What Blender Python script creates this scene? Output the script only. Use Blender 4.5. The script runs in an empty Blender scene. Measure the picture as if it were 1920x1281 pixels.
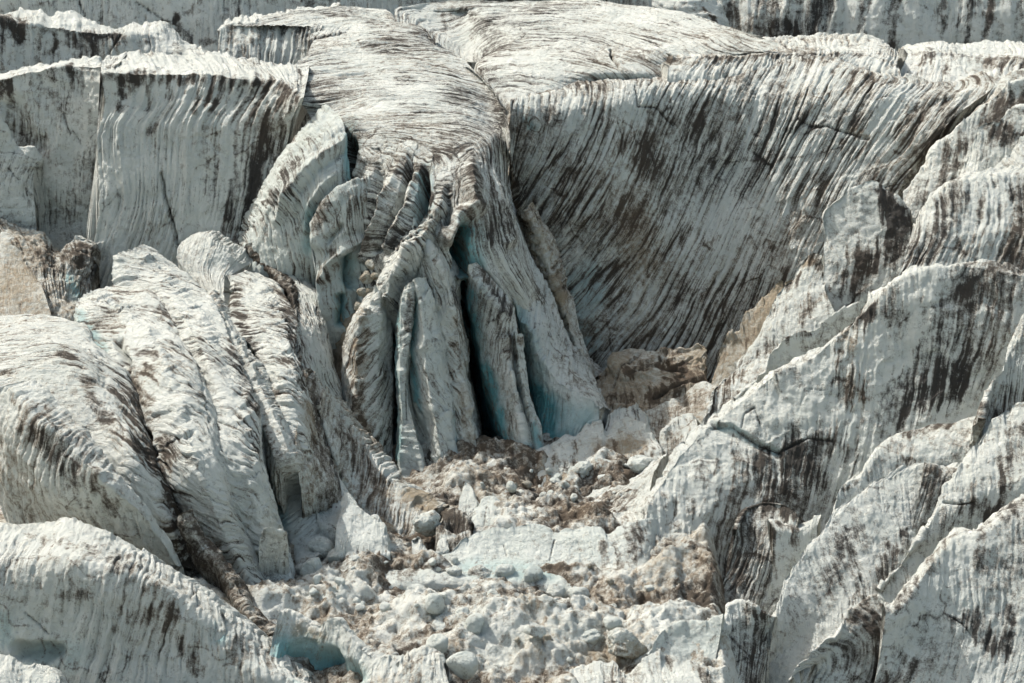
import bpy, math, zlib
import numpy as np

# ------------------------------------------------------------------ camera model
IW, IH = 1920.0, 1281.0
FPX = 4800.0                      # focal length in pixels of the photograph
PITCH = math.radians(20.0)
CAMZ = 62.0                       # the camera stands 62 m above the bowl floor
cP, sP = math.cos(PITCH), math.sin(PITCH)


BULGE = [0.0]          # how far the mid-height of the left seracs steps out towards the bowl (m)


def pt(px, py, q):
    """A traced point at its own distance: q > 0 is the distance north in metres, q < 0 the height below the camera."""
    if BULGE[0] and q > 0:
        ss = lambda u, v, x: (lambda t: t * t * (3 - 2 * t))(min(max((x - u) / (v - u), 0), 1))
        q -= BULGE[0] * ss(500, 690, py) * (1 - ss(840, 1130, py)) * (1 - ss(530, 690, px))
    a = (px - IW / 2) / FPX
    b = -(py - IH / 2) / FPX
    d = (a, cP + b * sP, -sP + b * cP)
    k = q / d[1] if q > 0 else q / d[2]
    return (d[0] * k, d[1] * k, d[2] * k + CAMZ)


def project(P):
    x, y, z = P[..., 0], P[..., 1], P[..., 2] - CAMZ
    dep = y * cP - z * sP
    up = y * sP + z * cP
    dep = np.maximum(dep, 1.0)
    return IW / 2 + FPX * x / dep, IH / 2 - FPX * up / dep


# ------------------------------------------------------------------ noise
_rs = np.random.RandomState(7)
_perm = np.concatenate([_rs.permutation(512)] * 3).astype(np.int32)
_g = _rs.normal(size=(512, 3)).astype(np.float32)
_g /= np.linalg.norm(_g, axis=1, keepdims=True)


def perlin(x, y, z):
    x = np.asarray(x, np.float32); y = np.asarray(y, np.float32); z = np.asarray(z, np.float32)
    x, y, z = np.broadcast_arrays(x, y, z)
    xi = np.floor(x).astype(np.int32); yi = np.floor(y).astype(np.int32); zi = np.floor(z).astype(np.int32)
    xf = x - xi; yf = y - yi; zf = z - zi
    xi &= 511; yi &= 511; zi &= 511
    u = xf * xf * xf * (xf * (xf * 6 - 15) + 10)
    v = yf * yf * yf * (yf * (yf * 6 - 15) + 10)
    w = zf * zf * zf * (zf * (zf * 6 - 15) + 10)
    r = 0
    for dx in (0, 1):
        px_ = _perm[xi + dx]
        wx = u if dx else 1 - u
        for dy in (0, 1):
            py_ = _perm[px_ + yi + dy]
            wy = v if dy else 1 - v
            for dz in (0, 1):
                h = _perm[py_ + zi + dz]
                gr = _g[h]
                wz = w if dz else 1 - w
                r = r + (gr[..., 0] * (xf - dx) + gr[..., 1] * (yf - dy) + gr[..., 2] * (zf - dz)) * (wx * wy * wz)
    return r * 1.6                # roughly -1 .. 1


def fbm(x, y, z, n, gain=0.5):
    r = 0; a = 1.0; t = 0
    for i in range(n):
        r = r + a * perlin(x + 17.3 * i, y + 5.1 * i, z + 9.7 * i)
        t += a; a *= gain
        x = x * 2.03; y = y * 2.03; z = z * 2.03
    return r / t


def ridged(x, y, z, n):
    r = 0; a = 1.0; t = 0
    for i in range(n):
        r = r + a * (1 - 2 * np.abs(perlin(x + 3.7 * i, y + 8.2 * i, z + 1.9 * i)))
        t += a; a *= 0.5
        x = x * 2.1; y = y * 2.1; z = z * 2.1
    return r / t


def _h(i, j, k):
    return _perm[(_perm[(_perm[(i & 511)] + (j & 511)) & 511] + (k & 511)) & 511]


def facets(x, y, k):
    """Broken planes: every cell is a tilted, offset flat piece.  Returns the height and the distance to the nearest break."""
    xi = np.floor(x).astype(np.int32); yi = np.floor(y).astype(np.int32)
    f1 = np.full(x.shape, 9.0); f2 = np.full(x.shape, 9.0); val = np.zeros(x.shape)
    for dx in (-1, 0, 1):
        for dy in (-1, 0, 1):
            g = _g[_h(xi + dx, yi + dy, k)]
            ox = x - (xi + dx + .5 + .42 * g[..., 0]); oy = y - (yi + dy + .5 + .42 * g[..., 1])
            d = ox * ox + oy * oy
            g2 = _g[_h(xi + dx, yi + dy, k + 31)]
            v = .55 * g2[..., 0] + .8 * g2[..., 1] * ox + .8 * g2[..., 2] * oy
            m = d < f1
            f2 = np.where(m, f1, np.minimum(f2, d)); f1 = np.where(m, d, f1); val = np.where(m, v, val)
    return val, np.sqrt(f2) - np.sqrt(f1)


def sstep(a, b, x):
    t = np.clip((x - a) / (b - a), 0, 1)
    return t * t * (3 - 2 * t)


# ------------------------------------------------------------------ splines
def hermite(P, s, q, ten):
    """P (n, ..., 3) at parameters s (n), evaluated at q; ten = tension per knot (1 = corner)."""
    n = len(P)
    M = np.zeros_like(P)
    for i in range(n):
        a, b = max(i - 1, 0), min(i + 1, n - 1)
        M[i] = (P[b] - P[a]) / max(s[b] - s[a], 1e-6)
    k = np.clip(np.searchsorted(s, q, side='right') - 1, 0, n - 2)
    h = (s[k + 1] - s[k]); t = (q - s[k]) / h
    sh = (-1,) + (1,) * (P.ndim - 1)
    h = h.reshape(sh); t = t.reshape(sh)
    t0 = ten[k].reshape(sh); t1 = ten[k + 1].reshape(sh)
    ch = (P[k + 1] - P[k]) / h
    m0 = M[k] * (1 - t0) + ch * t0
    m1 = M[k + 1] * (1 - t1) + ch * t1
    t2, t3 = t * t, t * t * t
    return P[k] * (2 * t3 - 3 * t2 + 1) + m0 * h * (t3 - 2 * t2 + t) + P[k + 1] * (3 * t2 - 2 * t3) + m1 * h * (t3 - t2)


def chord(P):
    d = np.linalg.norm(np.diff(P, axis=0), axis=1)
    return np.concatenate([[0], np.cumsum(np.maximum(d, 1e-4))])


def poly_dist(X, Y, pts):
    """Distance in pixels to a traced line and the parameter 0..1 along it."""
    best = np.full(X.shape, 1e9, np.float32); arc = np.zeros(X.shape, np.float32); acc = 0.0
    for (ax, ay), (bx, by) in zip(pts[:-1], pts[1:]):
        dx, dy = bx - ax, by - ay
        L2 = dx * dx + dy * dy + 1e-6
        t = np.clip(((X - ax) * dx + (Y - ay) * dy) / L2, 0, 1)
        dd = np.hypot(X - ax - t * dx, Y - ay - t * dy)
        arc = np.where(dd < best, acc + t * math.sqrt(L2), arc)
        best = np.minimum(best, dd); acc += math.sqrt(L2)
    return best, arc


# ------------------------------------------------------------------ mesh building
C = bpy.context.scene.collection
GROUND = []


def link_mesh(name, V, faces_quads, faces_tris, uv, mask, mat, parent=None, origin=None):
    me = bpy.data.meshes.new(name)
    if origin is None:
        origin = np.array([V[:, 0].mean(), V[:, 1].mean(), V[:, 2].min()])
    V = V - origin
    nq, nt = len(faces_quads), len(faces_tris)
    me.vertices.add(len(V)); me.vertices.foreach_set('co', V.astype(np.float32).ravel())
    loops = np.concatenate([faces_quads.ravel(), faces_tris.ravel()]).astype(np.int32)
    me.loops.add(len(loops)); me.loops.foreach_set('vertex_index', loops)
    me.polygons.add(nq + nt)
    st = np.concatenate([np.arange(nq) * 4, nq * 4 + np.arange(nt) * 3]).astype(np.int32)
    me.polygons.foreach_set('loop_start', st)
    me.update(calc_edges=True)
    me.polygons.foreach_set('use_smooth', np.ones(nq + nt, bool))
    ul = me.uv_layers.new(name='grain')
    ul.data.foreach_set('uv', uv[loops].astype(np.float32).ravel())
    at = me.color_attributes.new('mask', 'FLOAT_COLOR', 'POINT')
    at.data.foreach_set('color', mask.astype(np.float32).ravel())
    me.materials.append(mat)
    me.validate()
    o = bpy.data.objects.new(name, me)
    C.objects.link(o)
    if parent is not None:
        o.parent = parent
        o.location = origin - np.array(parent.location)
    else:
        o.location = origin
    return o


def tag(o, label=None, cat=None, group=None, kind=None):
    for k, v in (('label', label), ('category', cat), ('group', group), ('kind', kind)):
        if v: o[k] = v
    return o


def loft(name, label, cat, rails, shape='face', back=(0, 3, -6), drop=(0, 0.5, -4), sharp=(), res=0.1,
         grain=0, fw=1.0, fl_len=8.0, fl=0.12, big=.4, med=.16, fine=.04, crest_ten=.7,
         dirt=0.25, ds=0.5, dw=0.45, dlen=5.0, blotch=.4, brown=.15, blue=0.05, strokes=(), strata=0.0,
         group=None, kind=None, parent=None, mat=None, utight=0.1, bend=0.0, wob=.35, jag=.3, rim=.25, fac=.10, ridges=(), gw=.5, gd=.30, lip=None, drip=None, lines=.7, turn=None, hard=0, gmin=.15, wig=.14):
    """A surface through traced rails.  'face' runs from its foot up to its crest and closes behind; 'roof' runs from the
    left foot over the crest to the right foot; 'sheet' is left open."""
    seed = (zlib.crc32((name + str(label) + str(rails[0][0])).encode()) % 997) * 1.37
    R = [np.array([pt(*p) for p in r], float) for r in rails]
    nvis0 = 0
    ten = [0.0] * len(R)
    for i in sharp: ten[i] = 1.0
    if lip is not None: ten[lip] = .93
    dr = np.array(drop, float)
    if shape == 'face':
        if not sharp: ten[-1] = max(crest_ten, ten[-1])
        bk = np.array(back, float)
        top = R[-1]
        R = [R[0] + dr] + R + [top + bk * np.array([.5, .55, .22]), top + bk]
        ten = [0] + ten + [0, 0]
        vis = (1, len(R) - 3)
    elif shape == 'roof':
        R = [R[0] + dr] + R + [R[-1] + dr]
        if not sharp: ten[len(ten) // 2] = .8
        ten = [0] + ten + [0]
        vis = (1, len(R) - 2)
    else:
        vis = (0, len(R) - 1)
    if hard: ten = [max(t, hard) for t in ten]
    ulen = max(chord(r)[-1] for r in R[vis[0]:vis[1] + 1])
    nu = int(min(max(ulen / res, 8), 700))
    G = []
    for r in R:
        s = chord(r)
        G.append(hermite(r, s / s[-1], np.linspace(0, 1, nu), np.full(len(r), utight)))
    G = np.array(G)                                    # rails x nu x 3
    gap = np.linalg.norm(np.diff(G, axis=0), axis=2)
    s = np.concatenate([[0], np.cumsum(np.maximum(gap.mean(axis=1), 0.05))])
    q = [np.array([0.0])]
    vi = [0.0]
    for i in range(len(s) - 1):
        hid = i < vis[0] or i >= vis[1]
        n = max(int(max(gap[i].max() * .6 + gap[i].mean() * .4, .1) / (res * (3 if hid else 1))), 2)
        n = min(n, 500)
        q.append(s[i] + (s[i + 1] - s[i]) * np.arange(1, n + 1) / n)
    q = np.concatenate(q)
    V = hermite(G, s, q, np.array(ten, float))         # nv x nu x 3
    nv = len(q)
    # arc lengths
    du = np.linalg.norm(np.diff(V, axis=1), axis=2)
    su = np.concatenate([np.zeros((nv, 1)), np.cumsum(du, axis=1)], axis=1)
    su_m = su.mean(axis=0)[None, :] * 0.65 + su * 0.35
    dv = np.linalg.norm(np.diff(V, axis=0), axis=2)
    sv = np.concatenate([np.zeros((1, nu)), np.cumsum(dv, axis=0)], axis=0)
    # normals
    gu = np.gradient(V, axis=1); gv = np.gradient(V, axis=0)
    N = np.cross(gu, gv); N /= np.maximum(np.linalg.norm(N, axis=2, keepdims=True), 1e-9)
    fr = (q >= s[vis[0]] - 1e-6) & (q <= s[vis[1]] + 1e-6)
    view = np.array([0, 0, CAMZ]) - V
    view /= np.linalg.norm(view, axis=2, keepdims=True)
    flip = (N[fr] * view[fr]).sum() < 0
    if flip: N = -N
    a = math.radians(grain)
    x, y, z = V[..., 0], V[..., 1], V[..., 2]
    wobn = fbm(x * .22 + seed, y * .22, z * .22, 2) * 1.2 * wob + wig * fbm(x * 1.3 + seed, y * 1.3, z * 1.3, 2)
    gp = su_m * math.cos(a) - sv * math.sin(a) + wobn + bend * sv * sv
    gl = su_m * math.sin(a) + sv * math.cos(a)
    if turn is not None:                               # the grain turns over the nose: (angle below, py from, py to, u, right of px)
        X0, Y0 = project(V)
        iu = int(turn[3] * (nu - 1)); iv = int(np.argmin(np.abs(Y0[:, iu] - .5 * (turn[1] + turn[2]))))
        ss, vv = su_m - su_m[:1, iu:iu + 1], sv - sv[iv, iu]
        f = sstep(turn[1], turn[2], Y0) * sstep(turn[4] - 25, turn[4] + 25, X0)
        a2 = a + (math.radians(turn[0]) - a) * f
        gp = ss * np.cos(a2) - vv * np.sin(a2) + wobn; gl = ss * np.sin(a2) + vv * np.cos(a2)
    if len(ridges):                                    # combed ridges: the grain falls away from the nearest crest
        X0, Y0 = project(V)
        X0 = X0 + 8 * fbm(x * .9, y * .9, z * .9 + seed, 2); Y0 = Y0 + 8 * fbm(x * .9 + 30, y * .9, z * .9 + seed, 2)
        best = np.full(X0.shape, 1e9); bp = np.zeros(X0.shape); ra = np.zeros(X0.shape)
        own = np.zeros(X0.shape)
        for ri, (rw, rh, rp) in enumerate(ridges):
            acc = 0.0
            for (ax, ay), (bx, by) in zip(rp[:-1], rp[1:]):
                dx, dy = bx - ax, by - ay
                L = math.hypot(dx, dy)
                t = np.clip(((X0 - ax) * dx + (Y0 - ay) * dy) / (L * L), 0, 1)
                dd = np.hypot(X0 - ax - t * dx, Y0 - ay - t * dy)
                ra = np.maximum(ra, rh * sstep(-5, 125, acc + t * L) * np.clip(1 - dd / rw, 0, 1) ** 1.25)
                m = dd < best
                best = np.where(m, dd, best); bp = np.where(m, (acc + t * L) * .033 + ri * 13, bp); own = np.where(m, ri < 6, own)
                acc += L
        wgt = (best < 17) & (Y0 > 270 + 20 * fbm(x * .5, y * .5, z * .5, 2)) & (own > 0) & (X0 < 900)
        gp = np.where(wgt, bp + wobn * .3, gp); gl = np.where(wgt, best * .033, gl)
    # relief
    d = big * fbm(x * .16 + seed, y * .16, z * .16, 2)
    if len(ridges): d = d + ra
    brk = 0.0
    if fac:
        kx = fbm(x * .6 + seed, y * .6, z * .6 + 9, 2); ky = fbm(x * .6 + 50, y * .6 + seed, z * .6, 2)
        v1, e1 = facets((su_m + 1.1 * kx) / 3.4 + seed, (sv + 1.1 * ky) / 3.0 + seed, 3)
        v2, e2 = facets((su_m + .6 * kx) / 1.25 + seed, (sv + .6 * ky) / 1.5 + seed * 2, 17)
        d = d + fac * (v1 * sstep(0, .22, e1) + .42 * v2 * sstep(0, .25, e2))
        msk = sstep(-.05, .35, perlin(x * .33 + seed, y * .33, z * .33 + 21))
        brk = .5 * msk * (sstep(.07, .0, e1) + .6 * sstep(.06, 0, e2))
    d = d + med * fbm(x * .7, y * .7 + seed, z * .7, 3)
    amp = .45 + .9 * sstep(-.5, .6, perlin(x * .25, y * .25, z * .25 + seed))
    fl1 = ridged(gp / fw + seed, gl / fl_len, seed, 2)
    fl2 = fbm(gp / fw * 2.7 + seed, gl / fl_len * 2.2, seed + 3, 2)
    d = d + fl * amp * (0.8 * fl1 + 0.75 * fl2)
    if fine: d = d + fine * fbm(x * 3.1, y * 3.1, z * 3.1 + seed, 2)
    if strata: d = d + strata * ridged(z * 1.9 + .25 * wobn + .06 * x, x * .07, seed, 2)
    # fine ribs: bright round backs parted by thin dark grooves that follow the fall of the ice
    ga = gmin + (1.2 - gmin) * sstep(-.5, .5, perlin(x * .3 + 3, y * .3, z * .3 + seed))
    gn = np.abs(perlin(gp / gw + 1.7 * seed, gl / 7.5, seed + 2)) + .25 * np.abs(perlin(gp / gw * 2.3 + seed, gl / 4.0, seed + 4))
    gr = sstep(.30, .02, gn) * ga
    d = d - min(.75 * fl, .11) * gr
    # dirt that has washed along the grain and lies in patches
    stn = fbm(gp / dw + 2 * seed, gl / dlen, seed + 11, 3, .6)
    st2 = fbm(gp / (dw * 3.3) + 5 * seed, gl / (dlen * 1.6), seed + 5, 2)
    bl = fbm(x * .3 + 2 * seed, y * .3, z * .3, 3)
    zone = fbm(x * .13 + 7 * seed, y * .13, z * .13, 2)
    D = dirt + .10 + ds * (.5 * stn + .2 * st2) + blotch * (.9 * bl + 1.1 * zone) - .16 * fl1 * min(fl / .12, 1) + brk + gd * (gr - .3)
    if drip is not None and lip is not None:
        below = s[lip + 1] - q[:, None]
        ln = drip[1] * np.clip(.25 + 1.3 * (.5 + perlin(gp / .55 + seed, .3, seed)) ** 2, .1, 2.2)
        D = D + drip[0] * sstep(ln, ln * .35, below) * sstep(-.25, .12, below) * np.clip(.75 + .9 * stn + .5 * st2, 0, 1.4)
    B = brown + .35 * perlin(x * .2, y * .2, z * .2 + 3 * seed)
    U = np.full(D.shape, blue, float)
    PX, PY = project(V)
    wx = fbm(x * .9 + seed, y * .9, z * .9, 2); wy = fbm(x * .9, y * .9 + seed + 40, z * .9, 2)
    frm = fr[:, None].astype(float)
    for st in strokes:
        k, w, amt, pts = st
        jit = min(w * (1.1 if k in 'dwn' else .45), 14.0)
        dist, arc = poly_dist(PX + wx * jit, PY + wy * jit, pts)
        if k == 'k':
            m = np.clip(1 - dist / (w * (.75 + .6 * wx)), 0, 1) * frm
            d = d - .6 * amt * m; D = D + .62 * m
        elif k == 'r':
            d = d + amt * np.clip(1 - dist / w, 0, 1) ** 1.2 * frm
        elif k == 'c':
            d = d - amt * sstep(w, 0, dist) * frm * (sstep(-6, 70, arc) if len(ridges) else 1)
        else:
            if k in 'dw':
                m = sstep(-.1, 1.0, 1.2 - dist / w + 1.1 * stn + .5 * st2) * frm * np.clip(.75 + .9 * stn, .25, 1.2)
            else:
                m = sstep(w * 1.35, w * .1, dist) * frm
            if k == 'd': D = D + amt * m
            elif k == 'w': D = D - amt * m  # clean ice; along crests and sun-facing edges it paints the sunlight
            elif k == 'n': B = B + amt * m
            elif k == 'b': U = U + amt * m
    V = V + N * d[..., None]
    # worn, notched crest line; the sunlit bright rim is painted in as less dirt
    ic = {'face': len(rails), 'roof': 1 + (sharp[0] if sharp else len(rails) // 2)}.get(shape)
    if ic is not None and jag:
        uu = su_m[0] + seed
        cw = np.exp(-((q - s[ic]) / .55) ** 2)[:, None]
        jz = jag * (.9 * fbm(uu * .5, seed, 1.5, 2) + .55 * fbm(uu * 1.9, seed, 7.5, 3) + .75 * facets(uu / .9 + seed, uu * 0 + seed, 11)[0])
        V[..., 2] += cw * jz[None, :]
        D = D - rim * np.exp(-((q - s[ic]) / .3) ** 2)[:, None]
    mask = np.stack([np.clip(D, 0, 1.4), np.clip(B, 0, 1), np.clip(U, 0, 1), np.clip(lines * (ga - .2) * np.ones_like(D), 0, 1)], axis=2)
    uv = np.stack([gp, gl], axis=2) + seed
    idx = np.arange(nv * nu).reshape(nv, nu)
    qd = np.stack([idx[:-1, :-1], idx[:-1, 1:], idx[1:, 1:], idx[1:, :-1]], axis=2).reshape(-1, 4)
    if not flip: pass
    if flip: qd = qd[:, ::-1]
    VV = V.reshape(-1, 3); UV = uv.reshape(-1, 2); MM = mask.reshape(-1, 4)
    tris = []
    if shape != 'sheet':                               # close both ends
        for e, rev in ((0, True), (nu - 1, False)):
            c = len(VV)
            VV = np.vstack([VV, VV[idx[:, e]].mean(axis=0)])
            UV = np.vstack([UV, UV[idx[:, e]].mean(axis=0)]); MM = np.vstack([MM, MM[idx[:, e]].mean(axis=0)])
            A, Bq = idx[:-1, e], idx[1:, e]
            t = np.stack([A, Bq, np.full(len(A), c)], axis=1)
            if rev ^ flip: t = t[:, ::-1]
            tris.append(t)
    tris = np.vstack(tris) if tris else np.zeros((0, 3), int)
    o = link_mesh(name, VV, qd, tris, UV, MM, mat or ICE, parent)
    if parent is None: tag(o, label, cat, group, kind or 'thing')
    elif label: o['label'] = label
    return o


def block(name, label, cat, px, py, Y, w, h, dpt=None, group=None, seed=0, ang=0.5, round_=0.25, dirt=0.15, ds=.4,
          brown=.15, blue=.1, tilt=0.0, rz=0.0, sub=5, rough=.12, sink=.25, parent=None, kind=None, mat=None, n_cut=11):
    """A broken chunk of ice: a ball cut by random planes.  px, py is the middle of its visible foot."""
    rs = np.random.RandomState(seed)
    import bmesh
    bm = bmesh.new(); bmesh.ops.create_icosphere(bm, subdivisions=sub, radius=1.0)
    V = np.array([v.co[:] for v in bm.verts]); F = np.array([[v.index for v in f.verts] for f in bm.faces]); bm.free()
    n = rs.normal(size=(n_cut, 3)); n /= np.linalg.norm(n, axis=1, keepdims=True)
    off = rs.uniform(.5, .85, n_cut)
    t = np.ones(len(V))
    dots = V @ n.T
    lim = np.where(dots > 1e-3, off / np.maximum(dots, 1e-3), 9)
    kk = 14 if round_ < .3 else 6                       # soft minimum rounds the broken edges
    t = (np.sum(np.minimum(lim, 1.2) ** (-kk), axis=1) + 1.0) ** (-1.0 / kk)
    V = V * t[:, None]
    V /= np.abs(V).max(axis=0)
    s1 = seed * 3.1
    nn = V / np.linalg.norm(V, axis=1, keepdims=True)
    V = V + nn * (rough * fbm(V[:, 0] * 2 + s1, V[:, 1] * 2, V[:, 2] * 2, 3) + rough * .5 * fbm(V[:, 0] * 7 + s1, V[:, 1] * 7, V[:, 2] * 7, 2))[:, None]
    dpt = dpt or w * .8
    V = V * np.array([w / 2, dpt / 2, h / 2])
    c, s_ = math.cos(tilt), math.sin(tilt)
    V = np.stack([V[:, 0] * c - V[:, 2] * s_, V[:, 1], V[:, 0] * s_ + V[:, 2] * c], axis=1)
    c, s_ = math.cos(rz), math.sin(rz)
    V = np.stack([V[:, 0] * c - V[:, 1] * s_, V[:, 0] * s_ + V[:, 1] * c, V[:, 2]], axis=1)
    p = np.array(pt(px, py, Y))
    V = V + p + np.array([0, dpt * .3, h * .5 - sink * h])
    x, y, z = V.T
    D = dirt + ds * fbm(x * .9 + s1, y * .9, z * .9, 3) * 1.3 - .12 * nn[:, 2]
    B = brown + .3 * perlin(x * .4, y * .4 + s1, z * .4)
    mask = np.stack([np.clip(D, 0, 1.4), np.clip(B, 0, 1), np.full(len(x), blue), np.zeros(len(x))], axis=1)
    uv = np.stack([x + .5 * y, z * 1.0 + .5 * y], axis=1)
    o = link_mesh(name, V, np.zeros((0, 4), int), F, uv, mask, mat or ICE, parent)
    if parent is None: tag(o, label, cat, group, kind or 'thing')
    return o


# ------------------------------------------------------------------ materials
def make_ice():
    m = bpy.data.materials.new('glacier_ice'); m.use_nodes = True
    nt = m.node_tree; nt.nodes.clear()
    N = nt.nodes.new; Lk = nt.links.new
    def mathn(op, a, b=None, clamp=False):
        n = N('ShaderNodeMath'); n.operation = op; n.use_clamp = clamp
        for i, v in enumerate((a, b)):
            if v is None: continue
            if isinstance(v, (int, float)): n.inputs[i].default_value = v
            else: Lk(v, n.inputs[i])
        return n.outputs[0]
    def mix(f, a, b):
        n = N('ShaderNodeMix'); n.data_type = 'RGBA'
        if isinstance(f, (int, float)): n.inputs[0].default_value = f
        else: Lk(f, n.inputs[0])
        for i, v in ((6, a), (7, b)):
            if isinstance(v, tuple): n.inputs[i].default_value = v + (1,)
            else: Lk(v, n.inputs[i])
        return n.outputs[2]
    def noise(vec, sc, det, rough=.6, dist=0.0):
        n = N('ShaderNodeTexNoise'); n.inputs['Scale'].default_value = sc; n.inputs['Detail'].default_value = det
        n.inputs['Roughness'].default_value = rough; n.inputs['Distortion'].default_value = dist
        Lk(vec, n.inputs['Vector']); return n.outputs['Fac']
    def mapped(vec, sc):
        n = N('ShaderNodeMapping'); n.inputs['Scale'].default_value = sc; Lk(vec, n.inputs['Vector']); return n.outputs[0]
    def ramp(f, a, b):
        n = N('ShaderNodeMapRange'); n.interpolation_type = 'SMOOTHSTEP'
        n.inputs['From Min'].default_value = a; n.inputs['From Max'].default_value = b
        Lk(f, n.inputs['Value']); return n.outputs[0]
    at = N('ShaderNodeAttribute'); at.attribute_name = 'mask'
    sep = N('ShaderNodeSeparateColor'); Lk(at.outputs['Color'], sep.inputs[0])
    uv = N('ShaderNodeUVMap'); uv.uv_map = 'grain'
    geo = N('ShaderNodeNewGeometry')
    st_a = noise(mapped(uv.outputs[0], (5.2, .6, 1)), 1.0, 5, .68, .5)
    st_b = noise(mapped(uv.outputs[0], (1.9, .28, 1)), 1.0, 5, .62, .6)
    st_c = noise(geo.outputs['Position'], 1.7, 6, .62, .4)
    streak = mathn('ADD', mathn('MULTIPLY', st_a, .5), mathn('MULTIPLY', st_b, .5))
    sm = N('ShaderNodeMix'); Lk(mathn('ADD', mathn('MULTIPLY', at.outputs['Alpha'], .8), .35, True), sm.inputs[0])
    Lk(st_c, sm.inputs[2]); Lk(streak, sm.inputs[3]); streak = sm.outputs[0]
    speck = noise(geo.outputs['Position'], 2.4, 8, .75)
    grit = noise(geo.outputs['Position'], 13.0, 4, .75)
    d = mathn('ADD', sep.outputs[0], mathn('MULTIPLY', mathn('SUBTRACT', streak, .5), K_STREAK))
    ln = noise(mapped(uv.outputs[0], (3.4, .16, 1)), 1.0, 2, .5, .3)
    line = ramp(mathn('ABSOLUTE', mathn('SUBTRACT', ln, .5)), .055, .0)
    line = mathn('MULTIPLY', line, at.outputs['Alpha'])
    d = mathn('ADD', d, mathn('MULTIPLY', mathn('SUBTRACT', line, .12), K_LINE))
    d = mathn('ADD', d, mathn('MULTIPLY', mathn('SUBTRACT', speck, .5), K_SPECK))
    d = mathn('ADD', d, mathn('MULTIPLY', mathn('SUBTRACT', grit, .5), K_GRIT))
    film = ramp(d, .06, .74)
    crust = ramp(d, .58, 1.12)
    brn = mathn('ADD', sep.outputs[1], mathn('MULTIPLY', mathn('SUBTRACT', speck, .5), 1.1))
    tone = noise(geo.outputs['Position'], .45, 4, .6)
    ice = mix(ramp(tone, .35, .7), ICE_A, ICE_B)
    ice = mix(ramp(brn, .55, 1.05), ice, TAN)
    ice = mix(sep.outputs[2], ice, BLUE)
    br = mathn('ADD', sep.outputs[1], mathn('MULTIPLY', mathn('SUBTRACT', speck, .5), .7), True)
    thin = mix(br, FILM_GREY, FILM_BROWN)
    thick = mix(br, CRUST_GREY, CRUST_BROWN)
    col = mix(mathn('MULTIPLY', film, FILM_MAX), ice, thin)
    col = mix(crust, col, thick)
    bs = N('ShaderNodeBsdfPrincipled')
    Lk(col, bs.inputs['Base Color'])
    rg = mathn('ADD', mathn('MULTIPLY', film, .3), .33)
    rg = mathn('ADD', rg, mathn('MULTIPLY', mathn('SUBTRACT', grit, .5), .3), True)
    Lk(rg, bs.inputs['Roughness'])
    bs.inputs['IOR'].default_value = 1.31
    bs.inputs['Specular IOR Level'].default_value = .45
    if SSS:
        bs.inputs['Subsurface Weight'].default_value = SSS
        bs.inputs['Subsurface Radius'].default_value = (.35, .6, .65)
        bs.inputs['Subsurface Scale'].default_value = .5
    hgt = mathn('ADD', mathn('SUBTRACT', mathn('MULTIPLY', streak, -.6), mathn('MULTIPLY', line, .10)), mathn('ADD', mathn('MULTIPLY', speck, .5), mathn('MULTIPLY', grit, .16)))
    bp = N('ShaderNodeBump'); bp.inputs['Strength'].default_value = 1.0; bp.inputs['Distance'].default_value = BUMP
    Lk(hgt, bp.inputs['Height']); Lk(bp.outputs[0], bs.inputs['Normal'])
    out = N('ShaderNodeOutputMaterial'); Lk(bs.outputs[0], out.inputs[0])
    return m


ICE_A = (.78, .795, .75); ICE_B = (.66, .685, .645); BLUE = (.16, .42, .455)
TAN = (.36, .29, .205); FILM_GREY = (.21, .207, .192); FILM_BROWN = (.36, .30, .225)
CRUST_GREY = (.048, .046, .043); CRUST_BROWN = (.125, .095, .068)
FILM_MAX = .85; K_STREAK = 3.5; K_SPECK = 2.2; K_GRIT = 1.6; K_LINE = .42; SSS = 0.0; BUMP = .65
ICE = make_ice()
SKY_S, SUN_S, EXPOSURE = .135, 3.1, 0.84
# ================================================================== far cliffs and the upper glacier
loft('ice_cliff', 'pale cracked ice cliff at the very top left, behind the small front serac row', 'ice cliff',
     [[(-200, 150, 213), (150, 135, 213), (420, 125, 213), (640, 120, 214), (860, 120, 216)],
      [(-200, 40, 214), (150, 40, 214), (420, 40, 214), (640, 40, 215), (860, 40, 217)],
      [(-200, -110, 217), (150, -115, 217), (420, -105, 217), (640, -110, 218), (860, -100, 219)]],
     res=.16, fl=.14, fw=1.6, dirt=.1, ds=.35, blotch=.3, dw=.6, back=(0, 6, -8),
     strokes=[('d', 9, .9, [(374, -5), (366, 20), (332, 34), (309, 47)]), ('d', 8, .8, [(329, 37), (342, 56), (362, 80), (396, 77)]),
              ('k', 3, .5, [(144, -6), (161, 32)]), ('k', 2.5, .4, [(252, 3), (278, 17), (309, 40), (336, 70)]), ('k', 2, .3, [(278, 10), (270, 46)]),
              ('d', 5, .6, [(450, -20), (449, 44)]), ('d', 5, .4, [(186, -5), (186, 40)]), ('d', 12, .5, [(500, 0), (560, 8), (640, 8)]), ('d', 14, .5, [(760, 5), (840, 5)])])
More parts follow.
